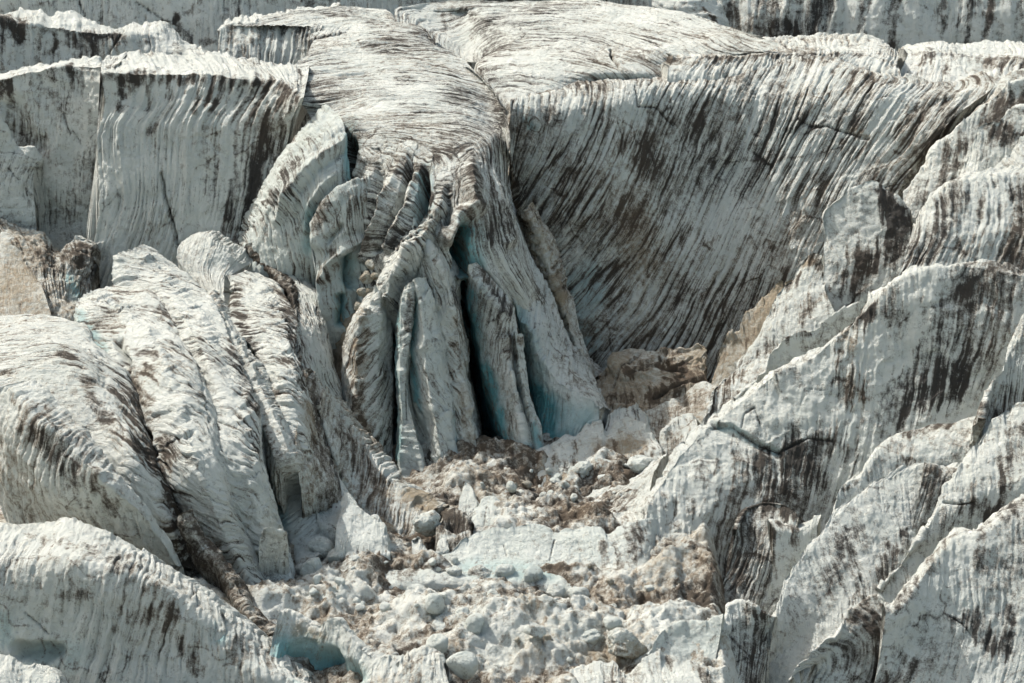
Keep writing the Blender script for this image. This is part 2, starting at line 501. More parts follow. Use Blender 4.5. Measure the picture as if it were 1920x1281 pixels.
loft('ice_cliff', 'tall fluted ice cliff at the top right, black dirt between its bright ribs', 'ice cliff',
     [[(1330, 110, 214), (1500, 112, 213), (1640, 110, 212), (1780, 112, 212), (2060, 115, 211)],
      [(1330, 30, 215), (1500, 30, 214), (1640, 30, 213), (1780, 30, 213), (2060, 30, 212)],
      [(1330, -110, 219), (1500, -115, 218), (1640, -110, 217), (1780, -112, 217), (2060, -110, 216)]],
     res=.14, fl=.5, fw=2.0, fl_len=16, dirt=.32, ds=.55, dw=.7, dlen=7, blotch=.3, back=(0, 6, -8), grain=6,
     strokes=[('w', 16, .9, [(1595, -20), (1578, 66)]), ('w', 10, .9, [(1648, -20), (1630, 60)]), ('w', 16, 1., [(1720, -20), (1700, 84)]), ('w', 12, .9, [(1755, -20), (1745, 80)]),
              ('w', 8, .9, [(1790, -10), (1778, 84)]), ('w', 14, .8, [(1895, -20), (1890, 90)]), ('d', 12, .8, [(1626, -10), (1612, 80)]), ('d', 16, .8, [(1675, -20), (1668, 84)]),
              ('d', 9, .9, [(1822, -20), (1812, 84)]), ('d', 11, .9, [(1865, -20), (1845, 84)]), ('w', 5, .9, [(1848, -20), (1828, 84)]), ('d', 14, .6, [(1370, 20), (1420, 60), (1490, 60)]),
              ('d', 30, .6, [(1540, 0), (1520, 50)]), ('d', 20, .5, [(1440, 0), (1460, 60)])])
loft('ice_cliff', 'low dark streaked ice cliff at the top centre, behind the plateau edge', 'ice cliff',
     [[(840, 80, 222), (1000, 80, 222), (1150, 80, 222), (1340, 80, 222)],
      [(840, -60, 224), (1000, -60, 224), (1150, -60, 224), (1340, -60, 224)]],
     res=.2, fl=.4, fw=1.6, dirt=.5, ds=.6, back=(0, 6, -8))
loft('ice_fin', 'rounded white fin with dark stripes standing at the top edge right of centre', 'ice fin',
     [[(1225, 30, 203), (1250, 62, 202), (1300, 80, 201), (1372, 84, 200)],
      [(1222, -10, 204), (1262, -6, 203), (1310, 20, 202), (1368, 76, 201)],
      [(1225, -30, 206), (1290, -30, 205), (1345, 0, 204), (1368, 60, 203)]],
     res=.1, fl=.16, fw=.7, dirt=.2, ds=.7, dw=.3, back=(0, 2, -4), grain=70,
     strokes=[('w', 6, .7, [(1290, -10), (1340, 20), (1362, 60)]), ('d', 5, .9, [(1305, -5), (1340, 40), (1350, 70)])])
loft('serac', 'low serac with a snowy crest at the far upper left corner', 'serac',
     [[(-80, 180, 192), (0, 165, 193), (100, 165, 194), (200, 150, 194), (300, 140, 194), (420, 132, 193)],
      [(-80, 90, 193), (0, 90, 194), (100, 95, 195), (200, 92, 195), (300, 100, 195), (412, 118, 194)],
      [(-80, 30, 194), (0, 34, 195), (34, 44, 195), (110, 52, 195.5), (190, 62, 195.5), (290, 72, 196), (350, 95, 196), (400, 108, 195)],
      [(-80, 18, 199), (0, 26, 199), (34, 12, 199.5), (64, 15, 199.5), (104, 24, 199), (124, 20, 199), (148, 27, 199), (188, 49, 198.5), (278, 52, 198.5), (309, 50, 198), (352, 87, 197.5), (403, 104, 196)]],
     res=.1, fl=.2, fw=1.1, dirt=.1, ds=.5, dw=.45, back=(0, 3, -6), lip=2, drip=(.55, 2.2),
     strokes=[('d', 14, .9, [(0, 35), (30, 60)]), ('d', 10, .9, [(5, 60), (6, 130)]), ('d', 6, .8, [(38, 50), (37, 75)]), ('d', 9, .8, [(108, 55), (98, 100)]),
              ('d', 18, .8, [(165, 62), (230, 70)]), ('d', 22, .6, [(180, 90), (205, 105)]), ('k', 3, .3, [(232, 60), (205, 100)]), ('w', 10, .5, [(34, 20), (200, 55), (330, 70)]),
              ('d', 12, .6, [(130, 65), (160, 110)])])
loft('serac', 'broad block with a dark fluted front at the left end of the upper plateau', 'serac',
     [[(408, 140, 186.5), (470, 150, 186), (533, 160, 185.5), (600, 150, 185.5)],
      [(409, 100, 187), (470, 105, 186.5), (533, 112, 186), (596, 108, 186)],
      [(409, 60, 188), (433, 46, 188.5), (500, 45, 188.5), (554, 47, 188), (600, 58, 186.5)],
      [(418, 50, 190), (450, 38, 192), (510, 26, 195), (570, 15, 197), (640, 13, 196)]],
     res=.09, fl=.26, fw=.75, dirt=.35, ds=.6, dw=.34, back=(0, 3, -6), lip=2, drip=(.5, 3),
     strokes=[('w', 7, .7, [(420, 62), (420, 110)]), ('w', 6, .8, [(462, 55), (472, 100)]), ('w', 4, .7, [(520, 50), (512, 110)]), ('w', 6, .8, [(545, 55), (535, 120)]),
              ('w', 14, .7, [(430, 40), (560, 30), (620, 30)])])
loft('ice_ledge', 'small ledge with a dark hanging fringe, beside the dark fluted block on the upper plateau', 'ice ledge',
     [[(570, 128, 184), (600, 122, 184), (640, 108, 184.5), (690, 95, 185.5)],
      [(578, 78, 185), (590, 72, 185.2), (620, 66, 185.6), (650, 61, 186), (700, 60, 187)],
      [(600, 60, 188), (650, 48, 189), (700, 45, 189), (740, 42, 189.5)]],
     res=.08, fl=.12, fw=.4, dirt=.35, ds=.6, lip=1, drip=(.7, 2), dw=.25, back=(0, 2, -4), strokes=[('w', 9, .7, [(600, 62), (690, 52)])])

# ---- the left cliff
loft('ice_wall', 'smooth grey ice wall on the left with a snowy rim and a ragged crack', 'ice wall',
     [[(-120, 520, 172), (0, 520, 171.5), (60, 540, 171), (140, 600, 170.5), (215, 610, 170)],
      [(-120, 300, 173), (0, 310, 172.5), (90, 320, 172), (150, 330, 171.5), (215, 330, 171)],
      [(-120, 170, 174), (0, 150, 174), (34, 140, 174), (111, 126, 174), (150, 124, 173.8), (215, 125, 172.5)],
      [(-120, 160, 175), (0, 142, 175), (34, 131, 175), (111, 115, 175.5), (188, 109, 175), (240, 98, 176)]],
     res=.09, fl=.07, fw=1.8, dirt=.12, ds=.3, blotch=.35, big=.5, lip=2, drip=(.35, 1.6), fac=.16, back=(0, 2.5, -6),
     strokes=[('k', 3, .3, [(119, 212), (128, 240), (134, 250)]), ('k', 2, .25, [(138, 245), (152, 270)]), ('c', 34, .9, [(20, 200), (30, 250), (70, 270)]), ('d', 24, .45, [(15, 200), (35, 260), (75, 280)]),
              ('d', 14, .8, [(0, 150), (6, 170)]), ('d', 14, .6, [(135, 130), (150, 160)]), ('d', 7, .5, [(98, 135), (101, 150)]), ('w', 8, .5, [(0, 143), (111, 118), (188, 110)]),
              ('d', 40, .3, [(60, 380), (130, 430)]), ('k', 2, .2, [(160, 285), (150, 330)])], strata=.05)
loft('ice_plate', 'thin grey ice plate leaning on the smooth wall at the left edge', 'ice plate',
     [[(-120, 520, 169), (-30, 520, 169), (30, 500, 169), (70, 440, 169.5)],
      [(-120, 330, 170), (-30, 330, 170), (25, 345, 170), (64, 370, 170)],
      [(-120, 190, 171), (0, 218, 171), (14, 234, 171), (22, 256, 171), (36, 273, 171), (62, 272, 171), (76, 290, 171), (68, 312, 170.8), (62, 349, 170.5)]],
     res=.1, fl=.06, fw=1.6, dirt=.14, ds=.3, back=(0, 1.0, -5), strata=.08, utight=.6,
     strokes=[('k', 2, .2, [(15, 315), (35, 338)])])
loft('ice_wall', 'bright fluted ice cliff left of centre with black streaks under its lip', 'ice wall',
     [[(140, 600, 166.5), (160, 575, 166.5), (230, 560, 166), (330, 540, 166), (430, 520, 165.5), (500, 500, 165)],
      [(189, 410, 167.5), (204, 395, 167.4), (260, 380, 167.2), (340, 370, 167.2), (430, 370, 167), (505, 350, 167)],
      [(181, 268, 169.2), (220, 240, 169), (280, 240, 168.9), (360, 240, 168.8), (450, 240, 168.7), (540, 265, 168)],
      [(195, 196, 170.1), (226, 190, 170), (285, 190, 169.9), (360, 190, 169.8), (450, 195, 169.6), (548, 226, 167.2)],
      [(189, 140, 171), (215, 137, 170.8), (255, 139, 170.6), (302, 139, 170.6), (356, 138, 170.8), (403, 140, 170.6), (446, 147, 170), (487, 151, 169.8), (527, 155, 169.2), (568, 189, 166)],
      [(190, 118, 174), (242, 101, 176), (279, 104, 176.3), (322, 110, 176), (369, 106, 177), (420, 108, 177.5), (463, 114, 177), (523, 124, 176), (580, 130, 175.5)]],
     res=.08, wig=.08, wob=.2, fl=.2, fw=1.0, fl_len=18, med=.14, lip=4, drip=(.75, 2.3), fac=.17, lines=.8, gd=.35, gmin=.3, dirt=-.06, ds=.42, dw=.5, dlen=9, back=(0, 3, -3), brown=.18, utight=.3,
     strokes=[('d', 66, .75, [(470, 165), (470, 300), (465, 430)]), ('d', 50, .75, [(535, 170), (515, 260), (490, 340)]), ('w', 6, .7, [(446, 150), (432, 200), (425, 250), (435, 330)]),
              ('w', 7, .7, [(517, 170), (508, 250), (495, 320)]),
              ('d', 9, 1., [(222, 150), (222, 205)]), ('d', 8, .9, [(268, 140), (277, 200)]), ('d', 8, .8, [(318, 145), (318, 185)]), ('d', 9, 1., [(368, 140), (368, 205)]), ('d', 8, .9, [(398, 150), (396, 205)]),
              ('d', 7, .9, [(185, 142), (192, 190)]), ('d', 6, .7, [(340, 142), (348, 175)]), ('d', 9, .7, [(158, 160), (178, 250)]), ('d', 12, .45, [(225, 145), (440, 150)]),
              ('d', 6, .7, [(292, 235), (280, 250)]), ('k', 5, .9, [(300, 325), (307, 345), (308, 365), (318, 395), (330, 440), (334, 460)]), ('k', 2, .3, [(222, 265), (221, 280)]),
              ('w', 16, .55, [(230, 115), (350, 120), (520, 140)]), ('d', 10, .5, [(425, 380), (424, 410)])])

# ---- the plateau and the tongue body
TONGUE_RIDGES = [
    (14, .65, [(766, 274), (747, 311), (736, 349), (717, 386), (699, 442), (684, 482)]),
    (14, .6, [(794, 292), (777, 341), (766, 390), (751, 424), (729, 461)]),
    (15, .6, [(834, 334), (830, 382), (800, 424), (766, 457), (735, 492)]),
    (26, 1.3, [(866, 270), (882, 304), (881, 360), (887, 388), (871, 405), (853, 426), (841, 446)]),
    (14, .5, [(699, 300), (694, 345), (700, 380)]), (16, .5, [(716, 262), (690, 292), (672, 330)]),
    (16, .5, [(925, 300), (938, 380), (955, 450)]), (18, .5, [(885, 455), (915, 500), (945, 560)]), (16, .4, [(905, 430), (950, 500), (985, 580)]),
]
tongue = [
    [(436, 47, -43.3), (503, 28, -43.2), (570, 16, -43.1), (640, 13, -43.1), (722, 19, -43.3), (738, 38, 192)],
    [(606, 57, -43.4), (640, 48, -43.3), (670, 42, -43.2), (700, 38, -43.3), (737, 41, -43.5), (752, 60, 187.5)],
    [(586, 78, -43.6), (640, 66, -43.4), (700, 60, -43.3), (750, 52, -43.3), (785, 48, -43.6), (805, 72, 186)],
    [(575, 100, -43.8), (640, 84, -43.5), (720, 78, -43.4), (780, 72, -43.5), (812, 80, -44), (822, 100, 181.5)],
    [(545, 130, -43.9), (640, 108, -43.6), (730, 100, -43.5), (810, 97, -43.6), (860, 106, -44), (880, 126, 177.5)],
    [(540, 156, -44), (640, 138, -43.7), (750, 126, -43.6), (830, 128, -43.8), (895, 146, -44.4), (922, 170, 172)],
    [(562, 190, -44.3), (640, 174, -44), (750, 162, -43.8), (850, 166, -44), (925, 186, -44.7), (948, 212, 167.5)],
    [(580, 216, -45.2), (650, 206, -44.6), (750, 198, -44.3), (860, 205, -44.5), (932, 228, -45.4), (954, 252, 163)],
    [(596, 258, 163.8), (650, 240, 163.6), (700, 246, 163.2), (780, 250, 162.6), (860, 250, 162.8), (922, 272, 162.6), (957, 320, 166)],
    [(600, 330, 163), (650, 335, 161.5), (700, 325, 159.8), (780, 320, 158.8), (880, 320, 158.4), (930, 345, 159.5), (966, 385, 165)],
    [(600, 430, 161.5), (660, 420, 159), (720, 405, 156.8), (800, 400, 155.6), (885, 405, 155.6), (940, 420, 157.2), (965, 430, 159.5), (982, 445, 164)],
    [(610, 540, 160), (680, 520, 157.5), (740, 500, 155), (800, 490, 154.2), (870, 490, 154.8), (930, 500, 155.2), (980, 510, 157), (1018, 520, 162)],
    [(630, 640, 157.5), (720, 630, 156), (800, 600, 155), (870, 600, 155), (930, 610, 155.5), (1000, 620, 157), (1040, 620, 158.6), (1068, 620, 161.5)],
    [(650, 760, 155), (760, 760, 153.5), (840, 760, 152.5), (905, 760, 158), (1040, 720, 156), (1115, 710, 160)],
    [(660, 900, 152), (780, 920, 149.5), (880, 920, 149), (935, 905, 154), (1080, 830, 152), (1155, 780, 158)],
]
loft('ice_tongue', 'long glacier tongue with wavy grey bands, pouring from the plateau down the middle', 'glacier tongue', tongue, shape='sheet', ridges=TONGUE_RIDGES, turn=(14, 215, 330, .62, 600), lines=1,
     res=.07, grain=82, fw=.75, fl_len=9, fl=.10, big=.3, med=.07, fine=.03, dirt=.48, ds=.45, dw=.22, dlen=4, brown=.2, wob=.5, gw=.42, gd=.8, gmin=.5,
     strokes=[('b', 34, .8, [(880, 440), (885, 560), (900, 780), (930, 900)]), ('c', 26, 9, [(872, 520), (886, 640), (902, 790), (928, 895)]), ('c', 18, 6, [(884, 402), (870, 424), (861, 462), (865, 505)]), ('c', 22, 6, [(736, 630), (737, 740), (741, 850)]), ('b', 20, .7, [(736, 640), (741, 850)]), ('c', 10, 1.6, [(774, 285), (762, 337), (750, 378), (729, 424), (708, 470)]),
              ('c', 13, 5, [(799, 306), (795, 360), (790, 420)]), ('c', 10, 1.2, [(838, 345), (842, 390), (838, 420)]), ('c', 16, 1.4, [(716, 300), (702, 375), (672, 470)]), ('d', 7, .3, [(732, 355), (736, 349), (717, 386), (699, 442), (684, 480)]),
              ('n', 14, .3, [(736, 349), (717, 386), (690, 470)]), ('b', 16, .5, [(872, 424), (862, 500)]), ('d', 4, .35, [(777, 345), (766, 390), (751, 424)]), ('d', 5, .5, [(882, 304), (881, 360), (887, 385)]),
              ('b', 20, .6, [(655, 240), (655, 340)]), ('b', 20, .7, [(795, 320), (795, 420)]),
              ('b', 30, .5, [(735, 620), (735, 820)]), ('b', 40, .4, [(640, 480), (645, 600)]), ('c', 16, 5, [(645, 228), (657, 280), (652, 345)]), 
              ('d', 7, .6, [(560, 165), (640, 150)]), ('w', 30, .25, [(560, 60), (700, 30)]), ('w', 40, .2, [(640, 130), (800, 150), (700, 210)]),
               ('d', 12, .6, [(935, 185), (945, 230)])])

upper = [
    [(740, 40, 189.6), (744, 16, -42.7), (830, 5, -42.6), (960, 2, -42.6), (1130, 4, -42.5), (1300, 30, -42.5), (1420, 68, -42.6)],
    [(800, 68, 188), (798, 20, -43), (872, 16, -42.8), (960, 14, -42.7), (1130, 26, -42.6), (1300, 60, -42.7), (1460, 84, -42.9)],
    [(864, 112, 186), (872, 26, -43.2), (920, 32, -42.9), (980, 36, -42.8), (1130, 50, -42.8), (1280, 80, -42.9), (1440, 96, -43.2)],
    [(893, 117, 184), (918, 56, -43.4), (960, 58, -43.1), (1020, 62, -43), (1130, 74, -43), (1240, 92, -43.1), (1360, 104, -43.4)],
    [(905, 128, 181), (950, 78, -43.5), (990, 82, -43.3), (1050, 88, -43.2), (1120, 98, -43.2), (1190, 108, -43.3), (1300, 114, -43.7)],
    [(890, 142, 178.6), (900, 116, -44), (950, 110, -43.6), (1030, 112, -43.4), (1110, 118, -43.4), (1190, 126, -43.6), (1290, 128, -44.2)],
    [(918, 168, 174), (924, 150, -44.2), (970, 136, -43.8), (1040, 134, -43.6), (1110, 136, -43.6), (1190, 138, -43.8), (1280, 140, -44.4)],
    [(950, 220, 170.5), (956, 194, 171.2), (1000, 176, 172.4), (1080, 163, 174.2), (1160, 155, 175.2), (1230, 151, 175.8), (1290, 149, 176.6)],
]
loft('ice_plateau', 'wide grey striped plateau above the big dark wall, its left side a dark fringe', 'ice plateau', upper, shape='sheet',
     res=.09, grain=84, fw=.75, fl_len=8, fl=.10, big=.2, med=.07, dirt=.48, ds=.45, dw=.22, dlen=4, brown=.2, wob=.5, gw=.42, gd=.8, gmin=.5,
     strokes=[('w', 30, .9, [(790, 30), (815, 60), (850, 85)]), ('w', 14, .6, [(860, 60), (870, 105)]), ('d', 8, .7, [(830, 30), (832, 80)]), ('d', 18, .5, [(905, 50), (930, 85)]), ('w', 8, .6, [(876, 40), (880, 105)]),
              ('d', 14, .5, [(900, 122), (925, 150)]), ('k', 5, .8, [(1145, 92), (1148, 112), (1160, 125)])])
loft('serac', 'long low serac with a curved fringe of dark drips, right behind the big dark wall', 'serac',
     [[(1250, 150, 174.5), (1330, 150, 175), (1420, 140, 176), (1500, 130, 177.5), (1600, 130, 179), (1690, 150, 177)],
      [(1262, 108, 178), (1324, 105, 178.3), (1414, 103, 178.6), (1480, 103, 179.6), (1558, 100, 180.8), (1616, 104, 181), (1680, 124, 179)],
      [(1200, 92, 182.5), (1280, 86, 183), (1367, 80, 185), (1448, 78, 186), (1515, 74, 187), (1565, 71, 187.5), (1626, 74, 187), (1660, 86, 186), (1684, 104, 184)],
      [(1200, 84, 185), (1280, 76, 187), (1367, 70, 189), (1448, 72, 189.5), (1515, 70, 190), (1535, 65, 190), (1565, 67, 190), (1626, 70, 189.5), (1649, 77, 189), (1682, 98, 187)]],
     res=.08, fl=.16, fw=.5, dirt=.25, ds=.5, dw=.26, dlen=4, brown=.3, back=(0, 3, -4), grain=12, lip=1, drip=(.6, 2),
     strokes=[('w', 12, .6, [(1300, 108), (1303, 135)]), ('d', 10, .5, [(1330, 108), (1400, 108)]), ('d', 16, .45, [(1420, 100), (1530, 96)]), ('w', 12, .5, [(1630, 90), (1640, 120)]), ('w', 9, .4, [(1570, 92), (1600, 110)])])
loft('serac', 'small blocky serac at the upper right edge, brown stains on its pale front', 'serac',
     [[(1670, 175, 180), (1780, 180, 179), (1850, 175, 178), (1990, 170, 177)],
      [(1690, 134, 183), (1773, 146, 181), (1850, 140, 181), (1990, 140, 180)],
      [(1703, 104, 186), (1743, 97, 185), (1783, 101, 184.5), (1850, 111, 184), (1990, 116, 183)],
      [(1684, 88, 190), (1716, 81, 190), (1767, 74, 190), (1783, 79, 189.5), (1857, 86, 189), (1884, 81, 189), (1990, 82, 188)]],
     res=.09, fl=.16, fw=.8, dirt=.16, ds=.5, dw=.35, brown=.35, back=(0, 3, -5), lip=2, drip=(.5, 1.6),
     strokes=[('d', 10, .9, [(1742, 98), (1735, 118)]), ('d', 8, .8, [(1780, 104), (1775, 130)]), ('d', 16, .7, [(1850, 115), (1920, 125)]), ('w', 9, .4, [(1716, 86), (1760, 80)])])

# ---- the right wall
WALL = loft('ice_wall', 'huge dark striped ice wall right of centre, curving over from the plateau', 'ice wall',
     [[(955, 330, 170.5), (972, 430, 169.5), (1025, 560, 168), (1080, 660, 166.5), (1118, 715, 165.5), (1220, 770, 165), (1340, 780, 164.6), (1500, 720, 164.6), (1640, 640, 165)],
      [(957, 300, 169.6), (985, 380, 169.2), (1040, 470, 168.4), (1100, 540, 167.8), (1165, 580, 167), (1260, 590, 167), (1380, 570, 167), (1510, 530, 166.5), (1650, 480, 166.5)],
      [(957, 250, 169.9), (1000, 290, 169.6), (1060, 340, 169), (1120, 370, 168.8), (1200, 390, 169.2), (1300, 390, 170.2), (1420, 380, 170.2), (1540, 350, 169.5), (1690, 350, 168.5)],
      [(957, 215, 170.2), (1005, 215, 170.2), (1060, 215, 170.4), (1130, 210, 170.8), (1210, 205, 171.6), (1310, 205, 172.6), (1430, 200, 173.2), (1560, 190, 172.6), (1680, 200, 172), (1780, 230, 170.5)],
      [(957, 197, 170.5), (1010, 180, 171.5), (1100, 165, 172.8), (1200, 157, 173.6), (1280, 152, 174.3), (1350, 146, 175), (1430, 135, 176), (1500, 126, 176.8), (1555, 122, 176.8), (1600, 130, 176.2), (1645, 143, 175.4), (1730, 153, 174.3), (1800, 163, 173.4), (1862, 166, 172.5)],
      [(957, 190, 171.2), (1010, 172, 172.8), (1100, 156, 174.8), (1200, 147, 176), (1280, 141, 177), (1350, 136, 177.5), (1430, 124, 178.3), (1500, 113, 179), (1555, 107, 179.2), (1600, 118, 178), (1645, 135, 176.5), (1690, 141, 175.6), (1730, 143, 175.2), (1765, 154, 174.4), (1800, 150, 174.5), (1840, 136, 174.8), (1862, 148, 174)]],
     res=.075, grain=7, wob=.2, wig=.06, fl=.13, fw=.6, fl_len=16, big=.5, med=.16, fac=.14, gw=.5, gd=.75, lines=1, gmin=.6, dirt=.56, ds=.7, dw=.26, dlen=10, brown=.36, blotch=.5, back=(0, 2.5, -4), crest_ten=.2,
     strokes=[('w', 11, .8, [(1440, 140), (1424, 188), (1415, 235), (1400, 290), (1354, 379), (1330, 440)]), ('k', 5, .3, [(1495, 222), (1528, 238), (1552, 236), (1589, 248), (1629, 261)]), ('n', 6, .5, [(1595, 243), (1630, 255)]),
              ('k', 4, .25, [(1412, 286), (1425, 295), (1448, 314)]), ('d', 14, .5, [(1634, 140), (1622, 174), (1602, 226)]), ('d', 14, .5, [(1706, 208), (1683, 262)]), ('w', 32, .4, [(1700, 160), (1670, 190), (1660, 240)]),
              ('w', 30, .3, [(1540, 150), (1535, 200)]), ('w', 40, .35, [(1370, 320), (1340, 400)]), ('w', 60, .25, [(1500, 300), (1440, 400), (1350, 500)]), ('w', 22, .3, [(1000, 190), (1010, 260)]),
              ('b', 40, .4, [(1060, 540), (1100, 650)]), ('b', 26, .35, [(1105, 510), (1120, 560)]), ('w', 26, .3, [(1090, 500), (1110, 570)]), ('k', 3, .3, [(1190, 165), (1196, 200), (1230, 200), (1265, 235)]),
              ('d', 60, .2, [(1300, 200), (1230, 350), (1180, 520)]), ('w', 30, .25, [(1230, 420), (1190, 560)]), ('n', 60, .3, [(1180, 420), (1230, 620)]), ('d', 50, .25, [(1820, 170), (1740, 280), (1660, 360)]),
              ('d', 16, .5, [(960, 215), (975, 240)]), ('b', 12, .5, [(985, 225), (997, 238)])])

# ================================================================== fins and ridges of the tongue
loft('serac', 'rounded fluted shoulder at the upper left of the tongue, beside a deep dark slot', 'serac',
     [[(612, 205, 167), (570, 240, 166.6), (530, 285, 166.6), (495, 340, 166.8), (470, 395, 167.2), (440, 450, 168)],
      [(636, 216, 164.6), (596, 246, 163.8), (556, 282, 163.6), (518, 326, 163.6), (494, 372, 164), (474, 412, 164.6), (452, 455, 165.6)],
      [(645, 236, 162.8), (612, 262, 161.8), (578, 300, 161.2), (545, 338, 161.2), (516, 378, 161.6), (495, 412, 162.3), (462, 468, 163.6)],
      [(652, 285, 161.4), (630, 310, 160.5), (602, 350, 160.1), (572, 398, 160.1), (538, 435, 160.6), (497, 470, 161.6), (462, 495, 162.8)],
      [(656, 350, 160.6), (640, 375, 160.2), (608, 430, 159.8), (590, 480, 159.8), (540, 505, 160.3), (490, 515, 161.3), (460, 515, 162)]],
     shape='roof', drop=(0, 1, -4), gd=.75, gw=.35, lines=1, gmin=.5, fac=.16, res=.08, fl=.16, fw=.7, fl_len=6, dirt=.16, ds=.5, dw=.3, brown=.25, blue=.14, sharp=(1,),
     strokes=[('r', 15, .45, [(646, 262), (622, 280), (590, 305), (562, 335), (538, 372), (522, 410)]), ('r', 12, .5, [(628, 330), (604, 350), (585, 385), (575, 430)]), ('c', 9, .2, [(640, 290), (600, 320), (572, 360), (555, 410)]), ('d', 7, .5, [(622, 280), (590, 305), (562, 335), (538, 372)]), ('d', 12, .6, [(600, 262), (565, 300), (530, 345), (500, 390)]), ('b', 22, .5, [(590, 400), (580, 460)]), ('w', 20, .4, [(590, 330), (545, 410)]), ('d', 8, .6, [(480, 425), (500, 400)]), ('b', 10, .6, [(652, 260), (654, 345)])])
loft('serac', 'small humped lobe with two dark hollows, just below the fluted shoulder', 'serac',
     [[(606, 620, 156.8), (628, 625, 156.6), (650, 615, 156.7), (668, 570, 157.6), (692, 510, 158.5)],
      [(592, 510, 158), (618, 500, 157.6), (645, 480, 157.6), (670, 450, 158), (698, 430, 158.6)],
      [(596, 440, 159), (610, 420, 158.4), (634, 390, 158.2), (664, 370, 158.4), (696, 368, 158.9)],
      [(598, 425, 160), (606, 392, 159.8), (628, 362, 159.8), (656, 345, 159.9), (690, 339, 160.2)]],
     gd=.75, gw=.35, lines=1, gmin=.5, fac=.16, res=.07, fl=.10, fw=.5, fl_len=3, dirt=.16, ds=.5, dw=.3, brown=.3, blue=.15, back=(0, 2, -5), crest_ten=.2, big=.3,
     strokes=[('r', 14, .6, [(690, 345), (655, 352), (625, 378), (606, 412), (598, 460)]), ('r', 16, .6, [(672, 452), (645, 468), (620, 490), (606, 530), (606, 590)]), ('c', 10, .5, [(640, 425), (615, 450)]), ('d', 6, .7, [(628, 374), (612, 405), (604, 440)]), ('c', 22, 2.2, [(655, 492), (655, 520)]), ('b', 20, .7, [(655, 492), (652, 525)]), ('c', 15, 1.5, [(640, 560), (642, 600)]), ('b', 16, .8, [(640, 560), (642, 600)]), ('d', 9, .6, [(610, 470), (640, 480)]), ('d', 10, .6, [(618, 520), (630, 500)])])
loft('ice_ridge', 'narrow comb ridge with dark notches, bending left above the split blades of the tongue', 'ice ridge',
     [[(820, 345, 159.6), (808, 395, 158), (780, 430, 156.6), (752, 462, 155.6), (725, 500, 155), (708, 540, 154.6), (700, 580, 154.4)],
      [(832, 338, 158.2), (828, 386, 155.8), (806, 424, 154.3), (785, 450, 153.4), (762, 480, 152.9), (738, 514, 152.8), (724, 556, 152.8)],
      [(844, 345, 159.6), (843, 395, 157.6), (828, 436, 156), (812, 470, 155), (792, 506, 154.3), (768, 545, 154), (746, 595, 153.8)]],
     shape='roof', hard=0.9, res=.05, fl=.14, fw=.35, fl_len=4, dirt=.2, ds=.6, dw=.2, dlen=2, brown=.25, drop=(0, 1.5, -2.5), sharp=(1,), fac=.24, gw=.3, gd=.9, lines=1, gmin=.7, jag=.6,
     strokes=[('d', 5, .6, [(826, 388), (806, 424), (785, 450), (762, 480)]), ('d', 9, .5, [(838, 400), (822, 440)]), ('w', 16, .4, [(790, 480), (750, 540)])])
loft('ice_ridge', 'broad pale cone-shaped ridge at the centre of the tongue, the fins leaning on its front', 'ice ridge',
     [[(786, 470, 155.2), (772, 510, 154.8), (756, 560, 154.4), (750, 605, 154), (751, 700, 152.4), (752, 800, 150.8), (748, 900, 149), (752, 965, 147.6)],
      [(793, 462, 154.4), (795, 510, 153.6), (792, 560, 152.9), (792, 620, 152.1), (800, 700, 151.1), (815, 790, 149.9), (826, 870, 148.6), (842, 950, 147.2)],
      [(800, 455, 154), (816, 490, 153.1), (833, 520, 152.6), (850, 562, 152), (860, 612, 151.5), (868, 690, 150.6), (880, 770, 149.3), (892, 845, 148), (906, 908, 147)],
      [(846, 475, 156.4), (862, 520, 155.8), (870, 580, 155.2), (876, 640, 154.6), (880, 700, 153.8), (890, 770, 152.4), (902, 840, 150.8), (918, 908, 149.4)]],
     shape='roof', sharp=(2,), fac=.26, gd=.6, gw=.35, lines=.9, gmin=.45, hard=0.85, grain=60, res=.07, fl=.10, fw=.6, fl_len=5, dirt=.10, ds=.42, dw=.3, dlen=3, brown=.3, drop=(0, 1, -3), strata=.05,
     strokes=[('d', 10, .6, [(850, 540), (860, 640)]), ('d', 14, .5, [(845, 690), (855, 760), (880, 850)]), ('n', 26, .5, [(850, 600), (880, 800), (900, 890)]), ('d', 16, .4, [(856, 600), (882, 800), (905, 895)]),
              ('k', 4, .3, [(841, 735), (845, 790), (858, 830)]), ('b', 20, .5, [(728, 560), (735, 640)])])
loft('ice_fin', 'white blade with a blue left edge, left half of the split tongue fin', 'ice fin',
     [[(752, 550, 153), (743, 595, 152.8), (741, 660, 152), (742, 740, 150.8), (744, 830, 149.2), (741, 900, 148.1), (747, 965, 146.6)],
      [(760, 535, 151.9), (752, 580, 151.3), (750, 640, 150.6), (750, 720, 149.5), (752, 800, 148.4), (752, 890, 147.1), (770, 965, 145.9)],
      [(773, 528, 151.8), (772, 575, 151.2), (766, 640, 150.5), (762, 720, 149.6), (776, 790, 148.5), (790, 860, 147.3), (815, 965, 145.9)],
      [(778, 540, 152.6), (778, 590, 152.4), (771, 660, 151.9), (768, 730, 151), (786, 800, 149.8), (800, 870, 148.2), (830, 965, 146.4)]],
     shape='roof', sharp=(1,), jag=.55, fac=.17, hard=0.9, res=.06, fl=.05, fw=.5, fl_len=4, dirt=.04, ds=.32, dw=.3, dlen=3, brown=.2, blue=.12, drop=(0, 1, -2), med=.09,
     strokes=[('b', 14, .75, [(738, 590), (734, 680), (738, 800), (742, 860)]), ('d', 6, .6, [(767, 560), (766, 620)]), ('k', 3, .3, [(762, 700), (761, 780)])], strata=.04)
